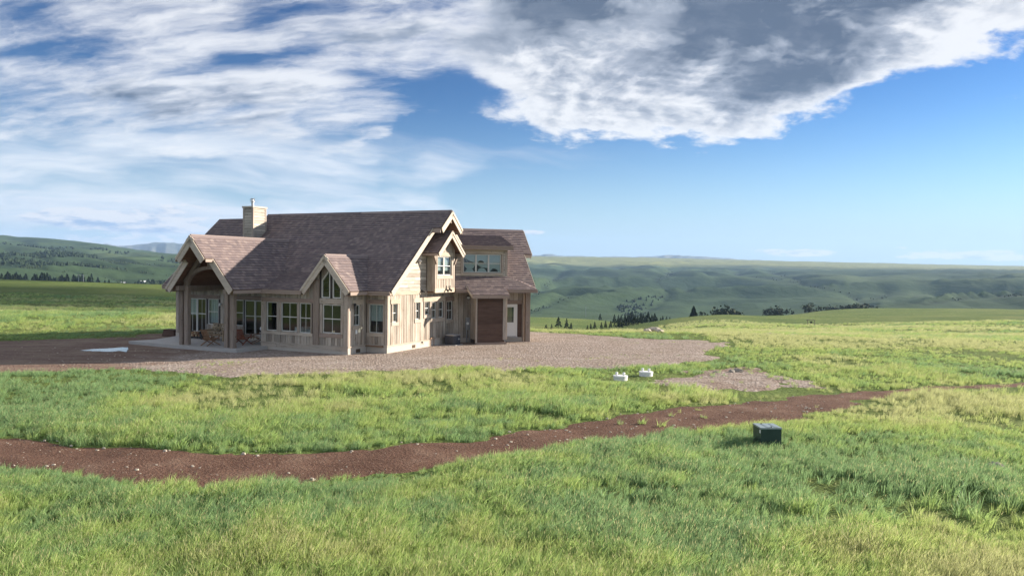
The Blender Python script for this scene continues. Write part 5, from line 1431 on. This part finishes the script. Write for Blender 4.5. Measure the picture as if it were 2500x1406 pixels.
# rocks ------------------------------------------------------------------
def rock(loc, r, label, mat='rock', seed=0, flat=.6, group=None):
    q = MB(); q.ball((0, 0, r * .25), r, r * .8, r * flat, 12, 8, jit=.16, seed=seed)
    o = q.build('rock', MAT[mat]); o.location = loc; o.rotation_euler = (0, 0, seed); tag(o, label, 'rock', group)


rock((11.80, 18.75, gz(11.8, 18.75)), .20, 'grey rock lying in the foreground grass near the right edge', seed=3, flat=.7)
for (x, y), r, s, lab in zip(ROCKPILE, (.38, .55, .40), (5, 6, 7), ('left pale rock of the rock pile at the far edge of the gravel', 'largest pale rock of the pile at the far edge of the gravel', 'right pale rock of the rock pile at the far edge of the gravel')):
    rock((x, y, gz(x, y)), r, lab, 'pale_rock', s, .45, 'rock pile beyond the gravel')
for i, (x, y, r) in enumerate(((10.30, 36.1, .22), (10.62, 36.3, .28), (9.5, 35.9, .14))):
    rock((x, y, gz(x, y) - .02), r, ('dark rock left of the heap in the bare patch', 'largest dark rock in the bare patch right of the septic lids', 'small rock at the left end of the bare patch')[i], 'rock', 20 + i, .5)

# ranch sign, poles, barn ---------------------------------------------------
x, y, _, h = SIGN; z = gz(x, y); t = empty('ranch_sign', (x, y, z), R(-20), 'small timber sign frame with hanging oval on the meadow beyond the gravel road', 'sign')
for s in (-.85, .85):
    q = MB(); q.tube((s, 0, -.3), (s, 0, 1.75), .085, .075, n=8); q.build('post', MAT['pole_wood'], t)
q = MB(); q.tube((-1.25, 0, 1.80), (1.05, 0, 1.74), .085, n=8); q.build('beam', MAT['pole_wood'], t)
q = MB(); pts = [(.34 * math.cos(a), 0, 1.18 + .24 * math.sin(a)) for a in [i * math.pi / 8 for i in range(16)]]; q.prism(pts, (0, .05, 0))
for s in (-.15, .15): q.tube((s, .02, 1.38), (s, .02, 1.74), .012, n=4)
q.build('hanging_oval', MAT['black_metal'], t)
x, y, z, h = POLE_H; z = gz(x, y); t = empty('power_pole', (x, y, z), R(20), 'two-legged wooden power pole among the dark trees on the left', 'power pole', 'power poles')
H = (10.9 + (-10.93)) * 0 + (4.0 - (z - (-10.93))) + 2.6
for s in (-1.6, 1.6):
    q = MB(); q.tube((s, 0, -1), (s, 0, H), .22, .16, n=6); q.build('pole', MAT['galvanised'], t)
q = MB(); q.beam((-3.6, 0, H - .5), (3.6, 0, H - .5), .3, .3); q.build('cross_arm', MAT['galvanised'], t)
x, y, z0, h = POLE; z = gz(x, y); t = empty('power_pole', (x, y, z), 0, 'single tall power pole in the valley right of the house', 'power pole', 'power poles')
q = MB(); q.tube((0, 0, -1), (0, 0, z0 - z + h), .28, .18, n=6); q.build('pole', MAT['galvanised'], t)
q = MB(); q.beam((-1.2, 0, z0 - z + h - .7), (1.2, 0, z0 - z + h - .7), .22, .22); q.build('cross_arm', MAT['galvanised'], t)
def barn(x, y, z, w, d, h, label, rz):
    t = empty('barn', (x, y, z), rz, label, 'barn', 'farm buildings')
    q = MB(); q.box(-w / 2, w / 2, -d / 2, d / 2, -6, h * .5); q.build('wall', MAT['barn_wall'], t)
    q = MB()
    for s in (-1, 1): q.prism([(-w / 2 - .3, 0, h), (w / 2 + .3, 0, h), (w / 2 + .3, s * (d / 2 + .3), h * .48), (-w / 2 - .3, s * (d / 2 + .3), h * .48)], (0, 0, .15))
    q.build('roof', MAT['tin_roof'], t)
    q = MB(); q.box(-w * .1, w * .1, -d / 2 - .05, -d / 2 + .1, -2, h * .4); q.build('door', MAT['dark_grey'], t)


bx, by, bz, bh = BARN; zb = bz
barn(bx, by, zb, 17, 9, 5.2, 'white roofed barn far off behind the dark trees, left of the house', R(25))
barn(bx - 42, by + 18, zb - .5, 5, 4, 3.0, 'tiny white roofed shed left of the far white barn', R(25))

# trees -------------------------------------------------------------------------
def leafmat(name, c):
    t = NT(name); n = t.noise(t.coord('Object'), 0.9, 3); t.col(t.mix(n, tuple(x * .55 for x in c), tuple(x * 1.5 for x in c)))
    t.b.inputs['Roughness'].default_value = .9; t.b.inputs['Specular IOR Level'].default_value = .1


leafmat('conifer_leaf', (.026, .042, .022)); leafmat('broad_leaf', (.036, .048, .022)); leafmat('far_shrub', (.050, .072, .036)); plain('bark', (.07, .05, .035), .95)


def crown_conifer(seed, n=230):
    rr = random.Random(seed); q = MB()
    for k in range(n):
        t = rr.random() ** .8; z = .08 + t * .92; r = (1 - t) * (.26 + .05 * math.sin(t * 19)) * rr.uniform(.55, 1.1) + .012
        a = rr.uniform(0, 6.283); c = Vector((r * math.cos(a), r * math.sin(a), z)); s = rr.uniform(.04, .085) * (1.25 - t * .7)
        o = Vector((math.cos(a), math.sin(a), -.35)).normalized(); si = Vector((-math.sin(a), math.cos(a), rr.uniform(-.4, .4)))
        q.poly([c - o * s - si * s * .7, c - o * s + si * s * .7, c + o * s * 1.3])
        q.poly([c - o * s * .6 + HZ * s * .7, c + o * s, c - o * s * .5 - HZ * s * .6])
    return q


def crown_round(seed, n=300):
    rr = random.Random(seed); q = MB()
    lobes = [(Vector((rr.uniform(-.34, .34), rr.uniform(-.3, .3), rr.uniform(.38, .80))), rr.uniform(.15, .25)) for _ in range(8)]
    for k in range(n):
        c0, r0 = rr.choice(lobes); d = Vector((rr.gauss(0, 1), rr.gauss(0, 1), rr.gauss(0, .8))).normalized()
        c = c0 + d * r0 * rr.uniform(.6, 1.05); s = rr.uniform(.025, .06)
        a = Vector((rr.gauss(0, 1), rr.gauss(0, 1), rr.gauss(0, 1))).normalized(); b = a.cross(d).normalized()
        q.poly([c - a * s, c + b * s, c + a * s, c - b * s])
    return q


def trunk_mb(h0, r, limbs=4, seed=0):
    rr = random.Random(seed); q = MB(); q.tube((0, 0, -.06), (0, 0, h0), r, r * .35, n=6)
    for k in range(limbs):
        a = rr.uniform(0, 6.28); z = h0 * rr.uniform(.4, .85); q.tube((0, 0, z), (.16 * math.cos(a), .16 * math.sin(a), z + .14), r * .45, r * .15, n=5)
    return q


def tree_proto(kind, seed):
    if kind == 'c': cr, tr, lm = crown_conifer(seed), trunk_mb(.8, .02, 0), 'conifer_leaf'
    elif kind == 'big': cr, tr, lm = crown_conifer(seed, 600), trunk_mb(.85, .025, 3, seed), 'conifer_leaf'
    else: cr, tr, lm = crown_round(seed), trunk_mb(.5, .028, 5, seed), 'broad_leaf'
    a = cr.build('crown', MAT[lm], link=False); b = tr.build('trunk', MAT['bark'], link=False)
    return a.data, b.data


PROTO = {'c': [tree_proto('c', s) for s in (1, 2, 3, 4)], 'r': [tree_proto('r', s) for s in (11, 12, 13)], 'big': [tree_proto('big', 21)]}
rr = random.Random(8)
for i, (kind, x, y, z, h) in enumerate(TREES):
    left = x < 0
    if kind == 'big': lab, grp = 'tall dark pine standing alone on the near crest right of the valley', None
    elif kind == 'r' and x < 180: lab, grp = 'dark round tree in the broad clump right of the lone pine', 'trees in the broad clump'
    elif kind == 'r' and x > 320: lab, grp = 'small dark shrub tree on the crest near the right edge', 'shrubs on the right crest'
    elif kind == 'r': lab, grp = 'dark round tree along the crest of the right meadow', 'trees along the right crest'
    elif left: lab, grp = 'dark conifer in the row below the left hills', 'conifers below the left hills'
    elif i < 5: lab, grp = 'small conifer on the pale slope right behind the house', 'conifers on the pale slope'
    elif i == 8: lab, grp = 'lone conifer on the pale ridge line in the valley', None
    else: lab, grp = 'dark conifer in the valley row beyond the gravel', 'conifers in the valley row'
    g0 = gz(x, y); extra = min(max(0.0, z - g0), 12.0)
    t = empty('pine_tree' if kind != 'r' else 'round_tree', (x, y, g0), rr.uniform(0, 6.28), lab, 'tree', grp)
    H = (h + extra) * 1.0; wd = H * rr.uniform(.8, 1.15) * (1.35 if kind == 'r' else 1.0) if kind != 'big' else H * 1.25
    t.scale = (wd, wd, H)
    cm, tm = rr.choice(PROTO[kind])
    for nm, me in (('trunk', tm), ('crown', cm)):
        o = bpy.data.objects.new(nm, me); COL.objects.link(o); o.parent = t


def far_scatter(name, N, test, rmin, rmax, seed, az0, az1, d0, d1, mat='conifer_leaf', label=None, cat=None):
    """small far-off shrubs and trees that read as one mass"""
    g = np.random.default_rng(seed); az = g.uniform(az0, az1, N); d = np.exp(g.uniform(math.log(d0), math.log(d1), N))
    x, y = d * np.sin(np.radians(az)), d * np.cos(np.radians(az)); z, gm = zg(x, y, True)
    el = np.degrees(np.arctan2(z - EYE, d)); k = test(az, el, gm, x, y, g)
    q = MB()
    for X_, Y_, Z_ in zip(x[k], y[k], z[k]):
        r = g.uniform(rmin, rmax); h = r * g.uniform(1.2, 2.4); m_ = 5; b = len(q.v); ph = g.uniform(0, 6)
        for lv, rad in ((0.0, .8), (.45, 1.0)):
            for i in range(m_): a = ph + i * 6.283 / m_; kk = rad * g.uniform(.7, 1.2); q.v.append((X_ + r * kk * math.cos(a), Y_ + r * kk * math.sin(a), Z_ - .3 + h * lv))
        q.v.append((X_, Y_, Z_ + h))
        for i in range(m_):
            j = (i + 1) % m_; q.f += [(b + i, b + j, b + m_ + j, b + m_ + i), (b + m_ + i, b + m_ + j, b + 2 * m_)]; q.mi += [0, 0]
    if q.f: tag(q.build(name, MAT[mat]), label, cat, kind='stuff')


far_scatter('woodland', 5200, lambda az, el, gm, x, y, g: inside(WOOD, az, el) & (g.random(len(az)) < .35), 1.2, 2.6, 5, 6.5, 12.0, 850, 2200, label='dark woodland filling the side valley right of the house', cat='woodland')
far_scatter('gully_shrubs', 70000, lambda az, el, gm, x, y, g: (gm > .35) & (g.random(len(az)) < .5) & (fb(x * .006, y * .006, 77, 3) > .40), 0.7, 1.5, 6, -36, 36, 750, 3600, 'far_shrub', label='dark shrubs along the gullies of the far hillsides', cat='shrubs')
far_scatter('hillside_trees', 9000, lambda az, el, gm, x, y, g: (fb(x * .0022, y * .0022, 99, 4) > .60) & (el < 1.2), 2.0, 4.0, 7, -36, -20, 900, 2600, label='dark tree patches on the left hillside', cat='trees')
# ------------------------------------------------------------------ grass, stones, haze
def grass_mat():
    t = NT('grass_blade')
    at = t.new('Attribute'); at.attribute_type = 'INSTANCER'; at.attribute_name = 'gcol'
    v = t.coord('Object'); sp = t.new('SeparateXYZ'); t.l.new(v, sp.inputs[0])
    bl = t.new('Attribute'); bl.attribute_name = 'blade'
    var = t.ramp(bl.outputs['Fac'], [(0.0, 0.62), (1.0, 1.35)])
    c = t.mix(1.0, at.outputs['Color'], var, 'MULTIPLY')
    hd = t.new('Attribute'); hd.attribute_name = 'seed'
    c = t.mix(hd.outputs['Fac'], c, (0.44, 0.43, 0.22))
    t.col(c); t.b.inputs['Roughness'].default_value = 0.6; t.b.inputs['Specular IOR Level'].default_value = 0.25
    tl = t.new('BsdfTranslucent'); t.l.new(c, tl.inputs[0]); mx = t.new('MixShader'); mx.inputs[0].default_value = 0.48
    t.l.new(t.b.outputs[0], mx.inputs[1]); t.l.new(tl.outputs[0], mx.inputs[2]); t.l.new(mx.outputs[0], t.n['Material Output'].inputs[0])


grass_mat()
TUFT = bpy.data.collections.new('tufts')


def tuft(name, n, rad, w, lean, seed, heads=0.0, hmin=.5, low=False):
    rr = random.Random(seed); v = []; f = []; bl = []; sd = []
    for k in range(n):
        a = rr.uniform(0, 6.283); r = rad * math.sqrt(rr.random()); bx, by = r * math.cos(a), r * math.sin(a)
        h = rr.uniform(hmin, 1.0); la = a + rr.uniform(-1, 1); ln = lean * rr.uniform(.3, 1.4) * h
        fa = rr.uniform(0, 6.283); sx, sy = math.cos(fa) * w / 2, math.sin(fa) * w / 2
        lx, ly = math.cos(la) * ln + .16 * h, math.sin(la) * ln
        b = len(v); val = rr.random(); is_h = rr.random() < heads
        ww = .45 if is_h else 1.0
        v += [(bx - sx * ww, by - sy * ww, 0), (bx + sx * ww, by + sy * ww, 0), (bx + lx * .35 - sx * ww * .85, by + ly * .35 - sy * ww * .85, h * .55), (bx + lx * .35 + sx * ww * .85, by + ly * .35 + sy * ww * .85, h * .55), (bx + lx, by + ly, h * .97)]
        f += [(b, b + 1, b + 3, b + 2), (b + 2, b + 3, b + 4)]; bl += [val] * 5; sd += [0, 0, .15 * is_h, .15 * is_h, .35 * is_h]
        if is_h:
            b = len(v); p = Vector((bx + lx, by + ly, h * .97)); hl = rr.uniform(.10, .20); hw = w * 1.1
            v += [tuple(p + Vector((-sx / w * hw, -sy / w * hw, .02))), tuple(p + Vector((sx / w * hw, sy / w * hw, .02))), tuple(p + Vector((lx * .18, ly * .18, hl))), tuple(p + Vector((0, 0, -.06)))]
            f += [(b, b + 1, b + 2), (b, b + 3, b + 1)]; bl += [val] * 4; sd += [1] * 4
    me = bpy.data.meshes.new(name); me.from_pydata(v, [], f)
    for nm, d in (('blade', bl), ('seed', sd)):
        at = me.attributes.new(nm, 'FLOAT', 'POINT'); at.data.foreach_set('value', d)
    me.materials.append(MAT['grass_blade']); o = bpy.data.objects.new(name, me); TUFT.objects.link(o); return o


tuft('a_tuft', 40, .38, .034, .30, 1, .03); tuft('b_tuft', 36, .34, .032, .50, 2, .06, .45); tuft('c_tuft', 44, .44, .028, .36, 3, .14, .4); tuft('d_tuft', 30, .45, .055, .75, 4, 0, .3)
tuft('e_tuft', 34, .38, .024, .42, 5, .38, .55)


def make_grass():
    P = []; g = RNG
    bands = [(8.5, 15, 92), (15, 21, 66), (21, 30, 40), (30, 44, 22), (44, 64, 10), (64, 110, 3.6), (110, 230, 0.8)]
    for d0, d1, rho in bands:
        n = int(math.radians(78) / 2 * (d1 ** 2 - d0 ** 2) * rho)
        d = np.sqrt(g.uniform(d0 ** 2, d1 ** 2, n)); a = np.radians(g.uniform(-39, 39, n)); P.append(np.stack([d * np.sin(a), d * np.cos(a)], -1))
    P = np.concatenate(P); x, y = P[:, 0], P[:, 1]; d = np.hypot(x, y)
    keep = np.ones(len(x), bool)
    nt = np.clip(sd_track(x, y) / .35, 0, 1); nt = np.where(d < 45, nt, 1)
    nt = np.maximum(nt, .16 * (fb(x * 1.1, y * 1.1, 18, 3) > .60) * (np.abs(sd_track(x, y) + 1.2) < .5) * (x > 1))
    ny = np.clip(sd_yard(x, y) / .6, 0, 1)
    patch = np.zeros(len(x))
    for pg in YGRASS: patch = np.maximum(patch, np.clip(-sdist(pg, x, y) / .5 + .2, 0, .55))
    weeds = np.clip((fb(x * .55, y * .55, 15, 4) - .60) * 4, 0, .30) * (sd_yard(x, y) > -4.0)
    weeds = np.maximum(weeds, .10 * (fb(x * .9, y * .9, 16, 3) > .55) * (sd_yard(x, y) > -2.2))
    ny = np.maximum(ny, np.maximum(patch, weeds))
    nf = np.clip(sd_faint(x, y) / .5 + .15, .06, 1) ; nr = np.clip(sd_road(x, y) / .4, 0, 1)
    sp = np.clip(sdist(SPARSE, x, y) / 1.6 + fb(x * .7, y * .7, 25, 3) * 1.3 - .2, .12, 1)
    hole = np.clip((fb(x * .32, y * .32, 35, 4) - .30) * 7, .12, 1)
    keep = g.random(len(x)) < nt * ny * nf * nr * sp * hole
    for cx, cy, rr_ in ((7.1, 21.35, .36), (4.70, 33.2, .55), (6.02, 34.5, .55), (11.8, 18.75, .18)): keep &= np.hypot(x - cx, y - cy) > rr_
    hx = (x - K0.x) * U_.x + (y - K0.y) * U_.y; hv = (x - K0.x) * V_.x + (y - K0.y) * V_.y
    keep &= ~((hx > -0.1) & (hx < 16.5) & (hv > -1.75) & (hv < 10.5)) & ~((hx > 6.7) & (hx < 16.3) & (hv > -4.2) & (hv < 2))
    wx = np.array([(x - (K0.x + 0)) * 1, ])
    x, y, d, patch = x[keep], y[keep], d[keep], patch[keep]
    n = len(x); z = zg(x, y) - .01
    tall = fb(x * .30, y * .30, 45, 4); patchy = fb(x * .11, y * .11, 55, 4); fine = fb(x * 1.4, y * 1.4, 65, 3)
    s = (.19 + .17 * np.clip((tall - .3) * 2.2, 0, 1) + .06 * fine) * np.where(d > 44, .85, 1) * np.where(d > 75, 1.5, 1)
    s *= np.where(np.clip(sd_track(x, y), -9, 9) < .9, .75, 1.0) * np.where((d > 25) & (d < 60) & (patch > 0), .6, 1) * g.uniform(.75, 1.25, n)
    s *= np.where(sd_yard(x, y) < .3, .55, 1.0) * np.clip(np.minimum(np.hypot(x - 4.7, y - 33.2), np.hypot(x - 6.0, y - 34.5)) / 2.5, .3, 1)
    s *= 1 - .30 * np.clip((d - 24) / 14, 0, 1) * (d < 64)
    # colour: blue-green, fresh green, yellow-green and straw, in drifts
    C = np.array([(.240, .365, .165), (.325, .445, .150), (.425, .505, .175), (.510, .530, .260)])
    tt = np.clip((patchy - .5) * 2.8 + .47 + .16 * np.clip((x + 2) / 12, -1, 1) + (fine - .5) * 1.0 + g.normal(0, .10, n) + .22 * np.clip((d - 30) / 30, 0, 1), 0, .999) * 3
    i0 = tt.astype(int); f = (tt - i0)[:, None]; col = C[i0] * (1 - f) + C[np.minimum(i0 + 1, 3)] * f
    vid = np.where(g.random(n) < .25, 0, np.where(tt > 1.9, g.choice([2, 4, 1], n), g.choice([0, 1, 2, 3], n)))
    me = bpy.data.meshes.new('grass'); me.vertices.add(n); me.vertices.foreach_set('co', np.stack([x, y, z], -1).ravel())
    def at(nm, ty, v, k='value'):
        a_ = me.attributes.new(nm, ty, 'POINT'); a_.data.foreach_set(k, np.ascontiguousarray(v).ravel())
    at('rz', 'FLOAT', g.uniform(-1.2, 1.2, n).astype(np.float32)); at('scl', 'FLOAT', s.astype(np.float32)); at('wid', 'FLOAT', (s * np.where(d > 40, 1.5, 1.0) * g.uniform(.8, 1.2, n)).astype(np.float32)); at('vid', 'INT', vid.astype(np.int32))
    at('gcol', 'FLOAT_COLOR', np.concatenate([col, np.ones((n, 1))], 1).astype(np.float32), 'color')
    o = bpy.data.objects.new('grass', me); COL.objects.link(o)
    tag(o, 'long meadow grass, green and straw coloured, covering the ground', 'grass', kind='stuff')
    ng = bpy.data.node_groups.new('grass_instances', 'GeometryNodeTree'); ng.interface.new_socket('Geometry', in_out='INPUT', socket_type='NodeSocketGeometry'); ng.interface.new_socket('Geometry', in_out='OUTPUT', socket_type='NodeSocketGeometry')
    N = ng.nodes; Lk = ng.links; gi, go = N.new('NodeGroupInput'), N.new('NodeGroupOutput')
    ci = N.new('GeometryNodeCollectionInfo'); ci.inputs[0].default_value = TUFT; ci.inputs['Separate Children'].default_value = True; ci.inputs['Reset Children'].default_value = True
    ip = N.new('GeometryNodeInstanceOnPoints'); ip.inputs['Pick Instance'].default_value = True
    def na(nm, ty):
        q = N.new('GeometryNodeInputNamedAttribute'); q.data_type = ty; q.inputs[0].default_value = nm; return q.outputs[0]
    cr = N.new('ShaderNodeCombineXYZ'); Lk.new(na('rz', 'FLOAT'), cr.inputs[2])
    cs = N.new('ShaderNodeCombineXYZ'); w_ = na('wid', 'FLOAT'); Lk.new(w_, cs.inputs[0]); Lk.new(w_, cs.inputs[1]); Lk.new(na('scl', 'FLOAT'), cs.inputs[2])
    Lk.new(gi.outputs[0], ip.inputs['Points']); Lk.new(ci.outputs[0], ip.inputs['Instance']); Lk.new(na('vid', 'INT'), ip.inputs['Instance Index'])
    Lk.new(cr.outputs[0], ip.inputs['Rotation']); Lk.new(cs.outputs[0], ip.inputs['Scale']); Lk.new(ip.outputs[0], go.inputs[0])
    md = o.modifiers.new('grass', 'NODES'); md.node_group = ng
    print('grass tufts', n)


make_grass()


def stones():
    g = np.random.default_rng(3); n = 5200; x = g.uniform(-22, 14, n); y = g.uniform(13, 34, n)
    k = (sd_track(x, y) < .15); x, y = x[k], y[k]
    xe = g.uniform(-30, 16, 3000); ye = g.uniform(33, 44, 3000); k = (sd_yard(xe, ye) < 0) & (g.random(3000) < .6)
    x = np.concatenate([x, xe[k]]); y = np.concatenate([y, ye[k]]); z = zg(x, y) + .03
    q = MB()
    for X_, Y_, Z_ in zip(x, y, z):
        r = .010 + .042 * g.random() ** 5; b = len(q.v); m_ = 6; ph = g.uniform(0, 6); fl = g.uniform(.4, .8)
        for i in range(m_): a = ph + i * 6.283 / m_; kk = g.uniform(.7, 1.2); q.v.append((X_ + r * kk * math.cos(a) * 1.3, Y_ + r * kk * math.sin(a), Z_ - r * .3))
        for i in range(m_): a = ph + i * 6.283 / m_; kk = g.uniform(.45, .8); q.v.append((X_ + r * kk * math.cos(a) * 1.3, Y_ + r * kk * math.sin(a), Z_ + r * fl))
        for i in range(m_): j = (i + 1) % m_; q.f.append((b + i, b + j, b + m_ + j, b + m_ + i)); q.mi.append(0)
        q.f.append(tuple(range(b + m_, b + 2 * m_))); q.mi.append(0)
    tag(q.build('loose_stones', MAT['pale_rock']), 'small pale stones scattered over the dirt track and yard', 'stones', kind='stuff')


stones()


def haze():
    q = MB(); q.box(-11500, 11500, -2500, 10800, -120, 420); t = NT('haze'); t.n.remove(t.b)
    v = t.new('VolumePrincipled'); v.inputs['Color'].default_value = (0.42, 0.64, 1.0, 1); v.inputs['Density'].default_value = 0.000075; v.inputs['Anisotropy'].default_value = 0.1
    t.l.new(v.outputs[0], t.n['Material Output'].inputs['Volume'])
    o = q.build('haze', t.m); tag(o, kind='stuff')


haze()


def cloud(name, cx, cy, cz, rx, ry, rz, n, seed):
    """cumulus mesh added out of view, towards the sun, to shade the left slope"""
    rr = random.Random(seed); q = MB()
    for k in range(n):
        a = rr.uniform(0, 6.283); t = math.sqrt(rr.random()); x, y = cx + rx * t * math.cos(a), cy + ry * t * math.sin(a)
        s = rr.uniform(.28, .5) * (1.15 - .6 * t); q.ball((x, y, cz + rr.uniform(-.2, .5) * rz), rx * s, ry * s, rz * rr.uniform(.6, 1.0), 12, 7, jit=.12, seed=seed * 50 + k)
    tag(q.build(name, MAT['cloud_white'], smooth=True), kind='structure')


plain('cloud_white', (0.86, 0.86, 0.88), 1.0, var=.03, scale=.002)
SH = Vector((math.sin(R(SUN_AZ)), math.cos(R(SUN_AZ)), 0)) / math.tan(R(SUN_EL))
def over(x, y, h, *a): cloud('shade_cloud', x + SH.x * h, y + SH.y * h, h, *a)  # unseen cloud, added so that its shadow lands on the given point
over(-78, 135, 1300, 58, 48, 24, 9, 4)
over(-125, 195, 1300, 85, 60, 30, 10, 8)
over(-190, 185, 1300, 90, 70, 30, 10, 9)
over(-210, 285, 1300, 135, 85, 36, 12, 6)
